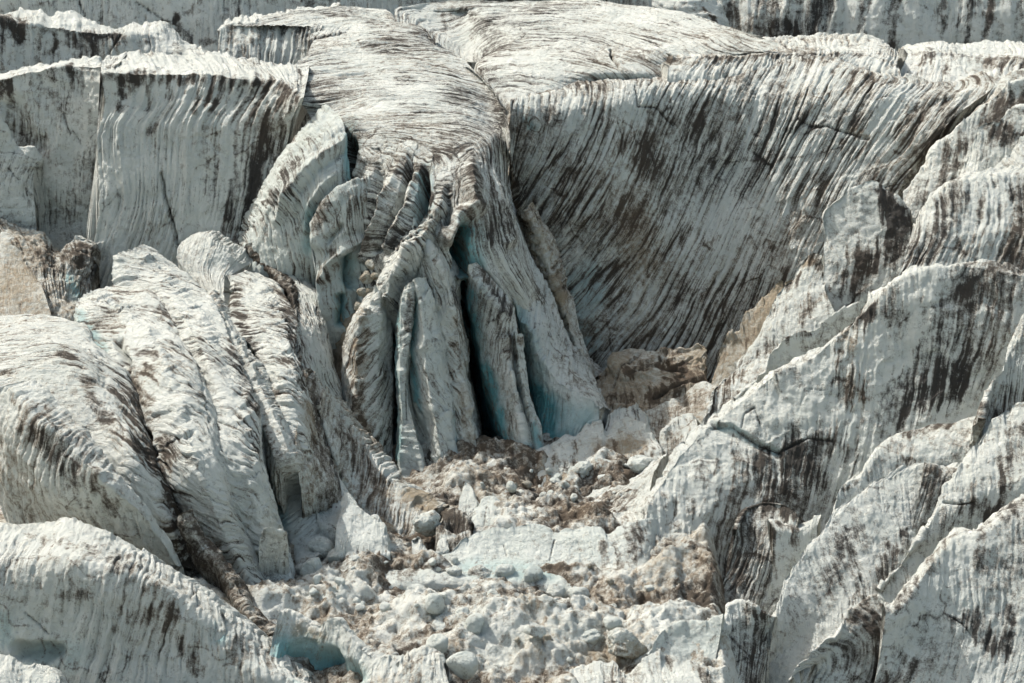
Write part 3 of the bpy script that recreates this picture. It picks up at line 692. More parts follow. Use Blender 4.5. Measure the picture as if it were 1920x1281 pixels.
loft('ice_fin', 'white blade right of the split, a dirty gash low on its face', 'ice fin',
     [[(776, 530, 152.6), (776, 600, 152.2), (770, 680, 151.4), (773, 740, 150.4), (796, 800, 149.2), (802, 870, 147.8), (800, 965, 146.2)],
      [(780, 522, 151.8), (788, 560, 151.2), (794, 620, 150.4), (800, 700, 149.3), (815, 780, 148.2), (828, 860, 147), (850, 955, 145.9)],
      [(788, 518, 152.1), (808, 570, 151.5), (822, 640, 150.6), (838, 740, 149.2), (850, 820, 148.1), (868, 880, 147), (890, 945, 146)],
      [(798, 525, 153.2), (826, 580, 152.8), (840, 650, 151.9), (852, 740, 150.6), (864, 820, 149.3), (882, 880, 148.1), (908, 935, 147)]],
     shape='roof', sharp=(2,), jag=.55, fac=.17, hard=0.9, grain=65, res=.06, fl=.06, fw=.5, fl_len=4, dirt=.05, ds=.32, dw=.3, dlen=3, brown=.2, blue=.1, drop=(0, 1, -2), med=.09, strata=.05,
     strokes=[('b', 12, .6, [(860, 780), (872, 850)]), ('b', 10, .8, [(777, 560), (774, 680), (784, 770)]), ('c', 8, .6, [(778, 760), (792, 800), (798, 830)]), ('d', 8, .7, [(796, 815), (798, 855)]), ('d', 8, .7, [(802, 850), (806, 885)]), ('b', 22, .4, [(860, 905), (845, 940)])])
loft('ice_fin', 'dusty fin left of the split blades with a long brown stain down its front', 'ice fin',
     [[(692, 558, 154.6), (662, 600, 154.2), (644, 650, 153.6), (643, 740, 152.2), (648, 800, 151.2), (652, 870, 150)],
      [(704, 542, 153.6), (690, 575, 152.8), (674, 612, 152.2), (668, 680, 151.2), (668, 760, 150), (672, 830, 149), (690, 890, 148.1)],
      [(712, 545, 153.5), (712, 590, 152.7), (708, 650, 151.9), (706, 720, 150.9), (706, 790, 149.8), (708, 850, 148.8), (720, 910, 147.8)],
      [(720, 560, 154.4), (727, 620, 153.8), (729, 700, 152.6), (731, 780, 151), (732, 850, 149.8), (738, 915, 148.6)]],
     shape='roof', sharp=(1,), gd=.6, gw=.35, lines=.9, gmin=.45, jag=.55, fac=.17, hard=0.85, grain=-58, res=.06, fl=.07, fw=.5, fl_len=3, dirt=.12, ds=.42, dw=.3, dlen=2.5, brown=.35, drop=(0, 1.2, -2.5), strata=.05,
     strokes=[('d', 13, .75, [(684, 600), (676, 650), (672, 720), (674, 790)]), ('n', 24, .5, [(684, 590), (674, 700), (676, 830)]), ('d', 16, .6, [(660, 790), (690, 830), (690, 850)]), ('d', 8, .5, [(702, 560), (698, 590)]), ('w', 10, .3, [(720, 600), (728, 720)])])
loft('ice_rib', 'brown dirty rib along the left lip of the deepest crevasse', 'ice rib',
     [[(836, 570, 154), (842, 660, 152.8), (848, 750, 151.2), (862, 830, 149.4), (890, 908, 147.4)],
      [(845, 560, 153), (857, 630, 152), (870, 710, 150.6), (886, 800, 148.9), (904, 898, 147)],
      [(852, 555, 155), (865, 620, 154.6), (877, 700, 153.6), (893, 800, 152), (911, 892, 149.4)]],
     shape='roof', hard=0.9, grain=68, res=.06, fl=.06, fw=.4, fl_len=3, dirt=.38, ds=.55, dw=.35, dlen=2, brown=.75, drop=(.3, 2.5, -2))
loft('ice_fin', 'mottled grey blade right of the deepest crevasse, blue ice under its left side', 'ice fin',
     [[(868, 540, 164), (874, 620, 165), (884, 700, 164), (900, 790, 162), (922, 895, 157)],
      [(876, 520, 154.8), (882, 580, 154.4), (900, 655, 153.2), (922, 735, 151.8), (945, 805, 150), (966, 860, 148.6)],
      [(879, 500, 154), (896, 530, 153.4), (915, 562, 152.9), (942, 594, 152.4), (949, 648, 151.6), (956, 690, 150.8), (972, 766, 149.4), (984, 838, 148)],
      [(892, 492, 154.8), (920, 520, 154.6), (942, 552, 154.4), (962, 596, 153.8), (964, 660, 153), (968, 730, 151.8), (986, 795, 150.4), (1004, 845, 149)]],
     shape='roof', jag=.55, fac=.17, hard=0.9, grain=-58, res=.06, fl=.06, fw=.6, fl_len=3, dirt=.22, ds=.45, dw=.5, dlen=1.5, brown=.35, drop=(0, .3, -2), med=.1, blotch=.4, sharp=(2,),
     strokes=[('b', 22, .8, [(912, 700), (935, 790), (955, 850)]), ('b', 34, 1., [(872, 560), (890, 700), (925, 850), (940, 900)]), ('d', 9, .6, [(900, 500), (925, 545), (945, 585)]), ('d', 8, .7, [(945, 600), (948, 660)]), ('b', 20, .5, [(955, 840), (985, 850)]),
              ('d', 8, .5, [(905, 560), (930, 600)])])
loft('ice_fin', 'narrow knobbly fin squeezed between the mottled blade and the striped slab', 'ice fin',
     [[(956, 640, 153.4), (957, 700, 152.6), (965, 760, 151.4), (976, 805, 150.3), (984, 850, 149.4)],
      [(965, 622, 152.3), (973, 660, 151.5), (974, 690, 151), (984, 740, 150.1), (998, 790, 149.1), (1008, 845, 148.2)],
      [(978, 628, 153.2), (984, 680, 152.5), (994, 740, 151.5), (1010, 785, 150.2), (1021, 845, 149)]],
     shape='roof', sharp=(1,), jag=.55, fac=.17, hard=0.7, res=.05, fl=.05, fw=.5, fl_len=2, dirt=.12, ds=.5, dw=.4, dlen=1.5, brown=.35, blue=.15, drop=(0, 1, -2), med=.12,
     strokes=[('b', 8, .6, [(1000, 790), (1012, 838)]), ('d', 9, .6, [(972, 640), (970, 680)]), ('b', 8, .8, [(964, 730), (980, 830)]), ('d', 6, .5, [(993, 770), (990, 785)])])
loft('ice_slab', 'slanting striped slab at the right of the tongue with a sheer turquoise side', 'ice slab',
     [[(958, 585, 157.6), (985, 665, 156.8), (1000, 745, 155), (1016, 835, 152), (1036, 858, 150.5), (1062, 850, 150), (1095, 820, 150.6), (1124, 805, 151)],
      [(961, 552, 156), (976, 600, 155.2), (996, 622, 154.8), (1010, 668, 154), (1036, 700, 153.2), (1066, 724, 152.6), (1103, 744, 152), (1124, 770, 151.6)],
      [(968, 530, 157), (990, 570, 156.6), (1014, 610, 156), (1036, 655, 155.4), (1060, 690, 154.6), (1085, 712, 154), (1112, 732, 153.4), (1132, 762, 152.6)],
      [(985, 470, 161), (1022, 535, 160.6), (1046, 588, 160), (1067, 638, 159), (1092, 682, 158), (1112, 712, 157), (1132, 745, 156), (1146, 768, 154.6)]],
     shape='roof', hard=0.7, res=.06, fl=.10, fw=.36, fl_len=4, dirt=.24, ds=.6, dw=.19, dlen=3, brown=.35, drop=(0, .5, -3), sharp=(1,), grain=-25,
     strokes=[('b', 26, .6, [(965, 590), (1000, 720), (1018, 800)]), ('b', 40, .75, [(1005, 760), (1025, 830), (1050, 830)]), ('b', 30, .4, [(1050, 770), (1100, 790)]), ('w', 34, .7, [(975, 610), (1000, 720), (1030, 800), (1100, 780)]),
              ('w', 9, .3, [(975, 600), (1010, 668), (1066, 726), (1120, 765)])])
loft('debris_ridge', 'strip of rocky brown debris in the gap between the tongue and the dark wall', 'debris',
     [[(972, 395, 164.6), (990, 450, 163.6), (1014, 520, 162.6), (1044, 590, 161.6), (1070, 650, 160.6), (1105, 722, 159)],
      [(984, 388, 163), (1008, 440, 162.3), (1030, 505, 161.6), (1054, 575, 161), (1078, 640, 160.2), (1112, 708, 159)],
      [(1000, 385, 165), (1036, 440, 164.6), (1056, 505, 164.2), (1078, 580, 163.4), (1096, 640, 162.6), (1140, 705, 161.6)]],
     shape='roof', res=.06, fl=.10, fw=.5, fl_len=1, dirt=.55, ds=.6, dw=.6, dlen=1.2, brown=.75, med=.35, fine=.09, drop=(0, 1, -4),
     strokes=[('w', 10, .4, [(1010, 470), (1030, 540)]), ('d', 12, .5, [(985, 390), (1000, 430)]), ('n', 10, .5, [(1040, 520), (1050, 560)])])

# ================================================================== left seracs
loft('snow_bank', 'sunlit tan snow ramp at the left edge below the smooth wall', 'snow bank',
     [[(-80, 640, 157), (0, 630, 157), (60, 625, 157), (100, 610, 157.5)],
      [(-80, 540, 161), (0, 530, 161), (50, 525, 161), (78, 535, 160.5)],
      [(-80, 448, 166), (0, 440, 166), (18, 446, 165.6), (38, 462, 165), (56, 488, 164), (72, 520, 162.5)]],
     res=.09, fl=.05, fw=1, fl_len=3, dirt=.12, ds=.4, dw=.8, dlen=2, brown=.78, back=(1.5, 1.5, -3), med=.12)
loft('debris_ridge', 'dark lumpy dirt heap beside the tan ramp at the foot of the smooth wall', 'debris',
     [[(30, 610, 158), (90, 620, 158), (140, 620, 158), (165, 600, 159)],
      [(40, 500, 163), (85, 520, 162), (120, 545, 161), (150, 565, 161)],
      [(-20, 405, 168.5), (40, 425, 167.6), (80, 438, 167), (105, 470, 166.4), (120, 455, 166.2), (150, 440, 166.3), (178, 450, 166), (176, 490, 165)]],
     res=.07, fl=.1, fw=.8, fl_len=1, dirt=.5, ds=.6, dw=.8, dlen=1, brown=.6, med=.5, fine=.08, back=(0, 1.5, -3),
     strokes=[('b', 14, .6, [(125, 520), (145, 550)]), ('d', 14, .5, [(60, 430), (100, 470)]), ('d', 26, .4, [(150, 450), (140, 490)])])
BULGE[0] = 8.0
BENCH = loft('serac', 'upper bench of the far left serac, banded on top with a dark dirty right side', 'serac',
     [[(-60, 760, 143.6), (60, 770, 142.8), (150, 830, 140), (230, 930, 135.8), (300, 1030, 131.5), (340, 1075, 129.6)],
      [(-60, 690, 146.5), (60, 680, 146), (140, 690, 145), (190, 760, 142.2), (250, 860, 138), (310, 980, 133.3), (345, 1066, 130)],
      [(-60, 640, 149.5), (40, 625, 149.2), (110, 630, 148.6), (168, 670, 147), (215, 740, 144), (265, 840, 139.8), (318, 970, 134.2), (352, 1066, 130.2)],
      [(-60, 604, 152.5), (40, 589, 152.3), (97, 592, 152), (158, 610, 151), (190, 660, 149), (234, 693, 147.6), (262, 770, 144), (292, 860, 140), (330, 960, 135.5), (368, 1068, 130.6)],
      [(-60, 612, 154.5), (40, 602, 154.5), (100, 606, 154.2), (170, 630, 153), (215, 690, 150.6), (256, 720, 149.2), (290, 800, 145.6), (325, 900, 141.2), (365, 1000, 136.4), (400, 1090, 131.4)]],
     shape='face', gd=.75, gw=.4, lines=1, gmin=.45, res=.08, grain=76, fl=.11, fw=.7, fl_len=5, dirt=.2, ds=.6, dw=.28, dlen=4, brown=.35, back=(1.5, 1.5, -4), crest_ten=0, wob=.8,
     strokes=[('d', 26, .8, [(250, 720), (285, 830), (330, 960), (365, 1060)]), ('d', 14, .6, [(190, 690), (225, 740), (262, 830)]), ('d', 16, .6, [(124, 665), (150, 710), (190, 770), (230, 810), (268, 860)]), ('d', 22, .55, [(235, 700), (262, 780), (285, 860), (320, 950), (355, 1050)]), 
              ('w', 14, .3, [(130, 690), (215, 720)]), ('d', 14, .4, [(165, 740), (230, 860)])])
loft('serac', 'lower front ridge of the far left serac, a dark left side under its combed crest', 'serac',
     [[(-20, 800, 140.5), (10, 900, 138), (60, 985, 134.5), (130, 1020, 132.5), (200, 1060, 130), (300, 1110, 127)],
      [(0, 745, 140), (25, 830, 137.8), (70, 900, 135.2), (130, 940, 133), (200, 990, 130.8), (300, 1060, 128)],
      [(8, 726, 140), (36, 745, 139), (80, 796, 137), (134, 830, 135.5), (170, 880, 133.6), (228, 930, 131.6), (285, 990, 129.6), (336, 1062, 127.6)],
      [(60, 716, 141.4), (100, 745, 140), (150, 800, 138), (200, 860, 135.8), (250, 920, 133.2), (300, 985, 131), (345, 1062, 128.8)]],
     shape='roof', hard=0.7, fac=.12, res=.07, grain=-30, fl=.10, fw=.45, fl_len=3, dirt=.2, ds=.55, dw=.25, dlen=2.5, brown=.4, drop=(0, 1, -4), sharp=(2,),
     strokes=[('d', 18, .6, [(40, 760), (75, 830), (110, 870)]), ('d', 16, .7, [(152, 868), (185, 920), (220, 955)]),  
              ('w', 12, .6, [(240, 940), (300, 1015), (330, 1055)]), ('w', 24, .3, [(60, 850), (120, 930)])])
loft('serac', 'banded serac second from left with a turquoise notch and brown lower left side', 'serac',
     [[(139, 592, 153.4), (165, 625, 151.8), (195, 665, 150), (238, 705, 147.8), (262, 790, 144), (292, 880, 139.6), (335, 960, 136), (400, 1050, 131.8), (450, 1120, 128.8), (500, 1190, 126)],
      [(146, 565, 153.6), (185, 605, 151.6), (230, 650, 149.2), (262, 700, 146.8), (290, 790, 142.6), (320, 880, 138.6), (365, 970, 134.6), (425, 1060, 130.6), (470, 1120, 128), (510, 1180, 125.9)],
      [(165, 547, 154.6), (225, 575, 151.8), (280, 625, 149), (315, 690, 146), (340, 770, 142.4), (365, 860, 138.6), (400, 950, 134.8), (445, 1050, 130.4), (480, 1110, 128), (518, 1170, 125.8)],
      [(212, 541, 156.4), (275, 546, 154.2), (318, 610, 150.6), (352, 690, 147), (382, 770, 143.3), (400, 860, 139.3), (425, 950, 135.3), (465, 1050, 130.9), (495, 1110, 128.3), (528, 1170, 126)],
      [(230, 550, 158), (292, 555, 155.6), (336, 620, 151.8), (370, 695, 148.2), (398, 770, 144.6), (416, 860, 140.6), (440, 950, 136.6), (480, 1050, 132), (508, 1110, 129.4), (540, 1170, 127)]],
     shape='roof', gd=.75, gw=.42, lines=1, gmin=.45, hard=0.7, fac=.06, med=.09, res=.075, grain=62, fl=.15, fw=.6, fl_len=5, dirt=.13, ds=.5, dw=.28, dlen=3.5, brown=.3, drop=(0, 1, -4), wob=.7, strata=.04,
     strokes=[('b', 13, .45, [(150, 590), (172, 622), (195, 655)]), ('c', 12, .9, [(222, 640), (238, 680)]), ('d', 10, .8, [(285, 545), (305, 570), (325, 605)]), ('d', 16, .6, [(242, 650), (280, 660), (310, 700)]), ('d', 12, .6, [(280, 690), (300, 730)]),
              ('n', 30, .2, [(258, 720), (290, 850), (340, 950), (430, 1060)]), ('d', 30, .8, [(256, 720), (275, 800), (300, 880), (345, 970), (420, 1070)]), ('k', 5, .4, [(290, 784), (306, 779), (322, 776)]), ('k', 4, .35, [(310, 838), (335, 822), (358, 816)]),
              ('c', 16, .7, [(275, 820), (285, 850)]), ('k', 2.5, .3, [(336, 618), (366, 682), (376, 732), (390, 800)]), ('w', 40, .3, [(330, 820), (400, 980), (460, 1080)]), ('d', 16, .7, [(190, 600), (215, 610)])])
loft('serac', 'tall white serac third from left with a squared top and smooth pale lower face', 'serac',
     [[(212, 548, 157.5), (290, 590, 154.6), (345, 670, 150.4), (388, 760, 146), (410, 860, 140.2), (440, 960, 136), (480, 1060, 131.8), (525, 1180, 126.4)],
      [(214, 478, 158.4), (262, 520, 156.4), (325, 570, 152.8), (375, 650, 149), (420, 750, 145), (450, 850, 140.8), (480, 950, 136.4), (510, 1050, 132), (545, 1160, 127.2)],
      [(248, 466, 160), (290, 492, 158), (345, 548, 154.4), (400, 630, 150.4), (445, 740, 145.8), (474, 850, 141.2), (500, 950, 136.8), (530, 1050, 132.4), (556, 1150, 127.8)],
      [(275, 463, 161.6), (326, 495, 159.4), (383, 548, 156), (436, 632, 151.6), (470, 740, 146.8), (480, 850, 142.2), (520, 970, 136.8), (540, 1045, 133.2), (556, 1140, 129)]],
     shape='roof', gd=.75, gw=.42, lines=1, gmin=.45, hard=0.75, res=.075, grain=60, fl=.15, fw=.55, fl_len=5, dirt=.06, ds=.42, dw=.28, dlen=3.5, brown=.2, drop=(.5, 2, -4), fac=.06, med=.09, strata=.1, wob=.7,
     strokes=[('d', 18, .9, [(436, 640), (462, 740), (478, 820), (470, 860)]), ('w', 24, .6, [(220, 490), (225, 535)]), ('k', 2.5, .3, [(366, 690), (380, 730), (393, 805)]), ('d', 9, .5, [(433, 640), (430, 665)]), ('d', 20, .4, [(455, 780), (440, 830)]), ('w', 40, .3, [(430, 850), (480, 1000)]), ('d', 40, .25, [(470, 1050), (530, 1130)]),
              ('d', 4, .5, [(418, 885), (424, 960)]), ('k', 2, .2, [(452, 1015), (470, 1050), (475, 1090)]), ('d', 18, .4, [(240, 500), (270, 490)]), ('n', 30, .3, [(460, 1000), (520, 985)])])
loft('ice_chip', 'little white toothed chip on the right edge of the tall smooth serac', 'ice chip',
     [[(485, 1045, 131), (505, 1050, 131), (525, 1052, 131), (541, 1050, 131.3)],
      [(488, 998, 132.6), (500, 987, 132.8), (512, 986, 132.9), (522, 992, 132.8), (530, 996, 132.7), (538, 1008, 132.6)]],
     res=.05, fl=.03, fw=.5, dirt=-.05, ds=.2, back=(0, .8, -1.5), drop=(0, .3, -1), big=.1)
loft('ice_rib', 'thin brown-flecked rib running down beside the teal slot', 'ice rib',
     [[(380, 556, 157.6), (425, 632, 153.4), (452, 690, 150.4), (470, 760, 147.2), (495, 810, 144.8), (520, 870, 143), (545, 940, 144)],
      [(398, 545, 157.4), (440, 630, 153), (470, 680, 150.4), (500, 750, 147), (525, 800, 144.6), (550, 862, 142.8), (574, 935, 143.6)],
      [(416, 556, 158.8), (456, 634, 154.4), (490, 680, 152), (520, 745, 149), (545, 800, 146.4), (572, 860, 144.4), (596, 930, 145)]],
     shape='roof', hard=0.8, res=.06, fl=.08, fw=.5, fl_len=1.5, dirt=.28, ds=.5, dw=.4, dlen=1.2, brown=.45, drop=(0, 1, -3), med=.16,
     strokes=[('d', 8, .7, [(463, 719), (480, 780), (497, 812)]), ('d', 9, .5, [(398, 552), (415, 590)])])
loft('serac', 'white serac left of the split fin with fine drip lines on its upper left face', 'serac',
     [[(330, 500, 161.6), (352, 530, 160.6), (378, 552, 159.6), (415, 575, 158.4), (425, 610, 157.2)],
      [(331, 474, 162), (350, 490, 161), (376, 500, 160.2), (402, 512, 159.6), (421, 520, 159.2)],
      [(333, 458, 163), (362, 444, 162.6), (386, 446, 161.8), (410, 462, 161.2), (432, 490, 160.4), (440, 512, 159.8)],
      [(345, 450, 164), (375, 437, 164), (400, 433, 164), (425, 446, 163.6), (450, 462, 163.2), (478, 490, 162.4)]],
     res=.06, fl=.09, fw=.32, fl_len=4, dirt=.1, ds=.5, dw=.16, dlen=3, back=(.5, 2, -5), crest_ten=.2, grain=-10)
loft('serac', 'flat-fronted serac between the teal slot and the dark debris band', 'serac',
     [[(432, 545, 158.4), (443, 625, 155), (470, 650, 153.6), (505, 720, 150.2), (530, 800, 146.6), (560, 870, 144), (580, 920, 143), (604, 1000, 141.5)],
      [(431, 518, 158.4), (462, 560, 156.4), (492, 620, 153.6), (525, 700, 150), (552, 780, 146.6), (575, 850, 144), (596, 920, 142.4), (620, 1000, 140.6)],
      [(460, 512, 159.4), (500, 545, 157.4), (535, 610, 154.2), (552, 690, 150.6), (567, 770, 147), (582, 850, 144.2), (606, 925, 142), (632, 1000, 140.4)],
      [(484, 516, 160.6), (520, 540, 158.8), (550, 590, 156), (562, 680, 152), (580, 760, 148.2), (596, 840, 145.2), (620, 915, 143), (648, 990, 141.2)]],
     shape='roof', gd=.75, gw=.42, lines=1, gmin=.45, hard=0.8, fac=.06, med=.09, res=.065, grain=55, fl=.15, fw=.45, fl_len=4, dirt=.1, ds=.45, dw=.24, dlen=3, brown=.25, drop=(.3, 1.5, -3),
     strokes=[('d', 20, .9, [(545, 560), (556, 640), (566, 720)]), ('d', 16, .7, [(438, 560), (470, 660), (510, 740)]), ('d', 9, .6, [(445, 535), (450, 580), (460, 620)]), ('d', 26, .4, [(520, 560), (540, 620)]), ('d', 26, .6, [(570, 740), (585, 810), (600, 890)]), ('n', 26, .5, [(575, 770), (600, 880)])])
s5 = loft('ice_fin', 'smooth white fin with a black debris band along its left foot', 'ice fin',
     [[(470, 478, 163), (515, 510, 161.4), (548, 560, 158.8), (560, 650, 155), (572, 740, 151.4), (596, 800, 149), (640, 880, 146)],
      [(500, 412, 166), (530, 455, 163.8), (562, 520, 160.8), (580, 590, 157.8), (590, 670, 154.8), (608, 740, 152), (645, 830, 148.4)],
      [(520, 408, 167.4), (548, 434, 166), (574, 470, 163.8), (590, 520, 161.6), (604, 580, 159), (612, 660, 156), (632, 740, 153), (660, 830, 149.6)],
      [(535, 412, 169), (560, 440, 167.6), (584, 474, 165.6), (598, 520, 163.6), (612, 580, 161), (622, 660, 157.8), (642, 740, 154.6), (672, 830, 151)]],
     shape='roof', gd=.75, gw=.42, lines=1, gmin=.45, hard=0.8, res=.065, grain=70, fl=.08, fw=.5, fl_len=4, dirt=.05, ds=.4, dw=.24, dlen=3, brown=.2, drop=(.3, 1.5, -3), sharp=(2,),
     strokes=[('d', 20, .9, [(540, 540), (556, 640), (570, 740), (600, 830)]), ('d', 18, .5, [(553, 700), (575, 780), (600, 840)]), ('n', 20, .5, [(565, 720), (600, 830)])])
loft('debris_band', None, None,
     [[(462, 462, 162.8), (487, 490, 161.6), (518, 518, 160), (540, 550, 158.4), (550, 610, 155.8), (556, 680, 152.8), (566, 740, 150.4)],
      [(472, 462, 162.6), (500, 492, 161.2), (530, 520, 159.4), (550, 556, 157.6), (560, 620, 154.9), (566, 690, 152), (576, 745, 149.8)],
      [(484, 466, 163.4), (512, 494, 162), (540, 518, 160.6), (556, 552, 158.8), (566, 620, 156), (574, 690, 153), (588, 748, 150.8)]],
     shape='roof', res=.05, fl=.05, fw=.3, fl_len=.5, dirt=.95, ds=.4, dw=.3, dlen=.5, brown=.4, med=.2, fine=.1, drop=(0, .6, -.8), parent=s5)
loft('serac', 'dark brown blocky serac foot below the black debris band', 'serac',
     [[(560, 870, 142.8), (590, 900, 141.6), (640, 950, 139.6)],
      [(556, 760, 147.4), (585, 800, 146), (625, 860, 143.8)],
      [(556, 690, 151), (580, 690, 151.2), (606, 735, 149.6), (640, 800, 147.2)]],
     res=.06, fl=.12, fw=.7, fl_len=2, dirt=.55, ds=.5, dw=.5, dlen=1.2, brown=.65, strata=.12, med=.25, back=(.3, 1.5, -2),
     strokes=[('d', 30, .3, [(575, 720), (590, 800)])])
loft('ice_ridge', 'long brown streaked ridge running down to the dark hole at the bowl edge', 'ice ridge',
     [[(596, 760, 147.8), (625, 850, 144.4), (655, 920, 141.8), (700, 1000, 138.4), (770, 1050, 135.6)],
      [(604, 735, 148.6), (640, 800, 146), (675, 870, 143.2), (715, 950, 139.8), (770, 1025, 136.4)],
      [(612, 728, 149.2), (645, 778, 147.4), (685, 830, 145.2), (720, 880, 143), (772, 930, 140.6), (815, 955, 139.2)],
      [(640, 750, 150.4), (680, 800, 148.2), (722, 850, 146), (760, 895, 143.8), (800, 925, 142), (838, 955, 140.2)]],
     shape='roof', hard=0.8, fac=.12, res=.06, grain=-20, fl=.12, fw=.5, fl_len=3, dirt=.34, ds=.65, dw=.26, dlen=2.5, brown=.65, drop=(0, 1, -3), med=.18,
     strokes=[('d', 16, .5, [(640, 810), (700, 900), (760, 1000)]), ('w', 9, .7, [(700, 855), (745, 900), (780, 925), (828, 950)]), ('d', 9, .5, [(660, 860), (690, 930), (730, 990)]), ('n', 20, .5, [(770, 930), (800, 950)])])
BULGE[0] = 0.0
loft('serac', 'small curved white serac with a striped cap beside the tall smooth serac', 'serac',
     [[(500, 905, 140.4), (505, 935, 139), (520, 975, 137), (540, 1020, 135), (556, 1062, 133)],
      [(518, 884, 140.4), (530, 905, 139.3), (546, 945, 137.4), (562, 1000, 135), (578, 1050, 132.8)],
      [(536, 856, 141.6), (552, 866, 140.9), (572, 905, 139), (586, 960, 136.6), (600, 1045, 133)],
      [(552, 853, 142.4), (574, 868, 141.6), (592, 910, 139.8), (606, 970, 137), (618, 1050, 133.6)]],
     shape='roof', sharp=(2,), res=.05, fl=.07, fw=.5, fl_len=3, dirt=.1, ds=.4, dw=.3, brown=.3, drop=(.3, 1.5, -2), fac=.12, jag=.35,
     strokes=[('b', 14, .5, [(520, 930), (532, 985)]), ('d', 8, .6, [(540, 862), (556, 880)])])
loft('ice_plate', 'bulging white plate with a teal groove, left of the small pale fin', 'ice plate',
     [[(596, 985, 135.8), (615, 1000, 135.2), (640, 1005, 135), (664, 985, 135.8)],
      [(590, 920, 139), (605, 935, 138.2), (625, 940, 138), (650, 945, 138)],
      [(584, 874, 141.4), (600, 868, 141.6), (614, 876, 141.2), (628, 890, 140.7), (642, 912, 139.9), (650, 940, 138.8)]],
     res=.05, fl=.06, fw=.6, fl_len=2, dirt=.04, ds=.35, dw=.3, brown=.2, back=(.4, 1, -2.5), jag=.3, fac=.14, strokes=[('b', 12, .6, [(592, 890), (600, 950)]), ('c', 9, .6, [(592, 885), (600, 950)])])
loft('ice_fin', 'small pale fin left of the brown streaked ridge, its foot in the rubble', 'ice fin',
     [[(628, 1030, 132.6), (650, 1040, 132.4), (680, 1050, 132.2), (712, 1055, 132.2), (732, 1052, 132.4)],
      [(638, 932, 136.6), (648, 920, 136.9), (664, 934, 136.4), (680, 958, 135.8), (694, 970, 135.5), (708, 972, 135.5), (722, 1000, 134.4), (728, 1036, 133.2)]],
     res=.05, fl=.05, fw=.6, fl_len=2, dirt=.03, ds=.32, back=(.3, .9, -2.5), med=.14, brown=.25)
s9 = loft('serac', 'big pale serac filling the bottom left corner, a long white crest over a pitted face', 'serac',
     [[(-60, 1340, 117), (80, 1350, 116.9), (200, 1360, 116.6), (330, 1350, 116.6), (440, 1330, 116.8), (540, 1310, 117.2), (620, 1310, 117.2)],
      [(-60, 1200, 118.4), (80, 1210, 118.2), (200, 1220, 117.9), (310, 1230, 117.8), (400, 1250, 117.6), (500, 1270, 117.2), (600, 1295, 117.2)],
      [(-60, 1070, 119.6), (60, 1070, 119.4), (150, 1062, 119.2), (230, 1080, 119), (310, 1110, 118.8), (390, 1165, 118.8), (470, 1215, 118.8), (580, 1280, 118)],
      [(-60, 1030, 121.2), (60, 1030, 121), (160, 1030, 120.8), (240, 1058, 120.6), (320, 1092, 120.4), (400, 1146, 120.2), (470, 1196, 120), (580, 1275, 118.6)],
      [(-60, 985, 124.5), (20, 984, 124.5), (80, 986, 124.3), (150, 980, 124), (200, 1004, 123.4), (250, 1030, 122.9), (330, 1072, 122.3), (400, 1115, 121.7), (470, 1170, 121.2), (580, 1262, 119.2)]],
     res=.065, fl=.13, fw=.7, fl_len=4, dirt=.14, ds=.42, dw=.35, dlen=2.5, brown=.25, back=(1, 2, -5), med=.16, crest_ten=.2, grain=12, blotch=.35,
     strokes=[('d', 18, .5, [(60, 1010), (130, 1020), (200, 1050), (270, 1070)]), ('w', 16, .5, [(0, 990), (150, 985), (260, 1032), (400, 1112), (470, 1170)]), ('d', 14, .7, [(325, 1150), (320, 1180), (345, 1215), (380, 1260)]), ('d', 20, .6, [(240, 1155), (320, 1150)]),
              ('d', 10, .6, [(385, 1050), (310, 1065)]), ('b', 40, .25, [(60, 1230), (130, 1230)]), ('c', 30, 1.2, [(40, 1220), (100, 1225)]), ('b', 20, .3, [(0, 1160), (10, 1200)]), ('k', 2.5, .25, [(45, 1150), (90, 1190)]), ('b', 12, .6, [(410, 1170), (412, 1200)]),
              ('d', 12, .5, [(120, 1115), (165, 1120)]), ('d', 10, .5, [(275, 1100), (300, 1097)]), ('d', 22, .5, [(440, 1220), (500, 1240)]), ('c', 9, .5, [(415, 1150), (408, 1195)]), ('d', 12, .5, [(230, 1190), (220, 1180)])])
loft('debris_band', 'dark dirty gully side, black-brown and broken', None,
     [[(214, 690, 148.2), (232, 775, 144.6), (258, 870, 140.2), (296, 965, 135.6), (340, 1052, 131.2)],
      [(236, 692, 147.2), (262, 775, 143.4), (294, 865, 138.9), (330, 955, 134.6), (372, 1050, 130.2)],
      [(254, 706, 148.6), (290, 790, 144.8), (324, 880, 140.6), (362, 965, 136.4), (405, 1055, 131.8)]],
     shape='roof', res=.055, fl=.1, fw=.6, fl_len=2, dirt=.7, ds=.6, dw=.35, dlen=1.2, brown=.3, med=.3, fine=.08, fac=.25, drop=(0, 1, -2), parent=BENCH)
BULGE[0] = 8.0
loft('debris_band', None, None,
     [[(335, 965, 133), (352, 1010, 131), (385, 1060, 128.8), (420, 1100, 126.6), (455, 1150, 124), (505, 1190, 122.6)],
      [(345, 955, 133.2), (366, 1005, 131), (400, 1055, 128.4), (436, 1090, 126.6), (470, 1145, 124.2), (515, 1182, 122.8)],
      [(358, 960, 134), (382, 1000, 131.8), (418, 1048, 129.4), (450, 1090, 127.4), (482, 1145, 125), (530, 1180, 123.6)]],
     shape='roof', res=.05, fl=.06, fw=.3, fl_len=.6, dirt=.85, ds=.5, dw=.3, dlen=.6, brown=.45, med=.3, fine=.1, drop=(0, .4, -1.5), parent=BENCH)
BULGE[0] = 0.0
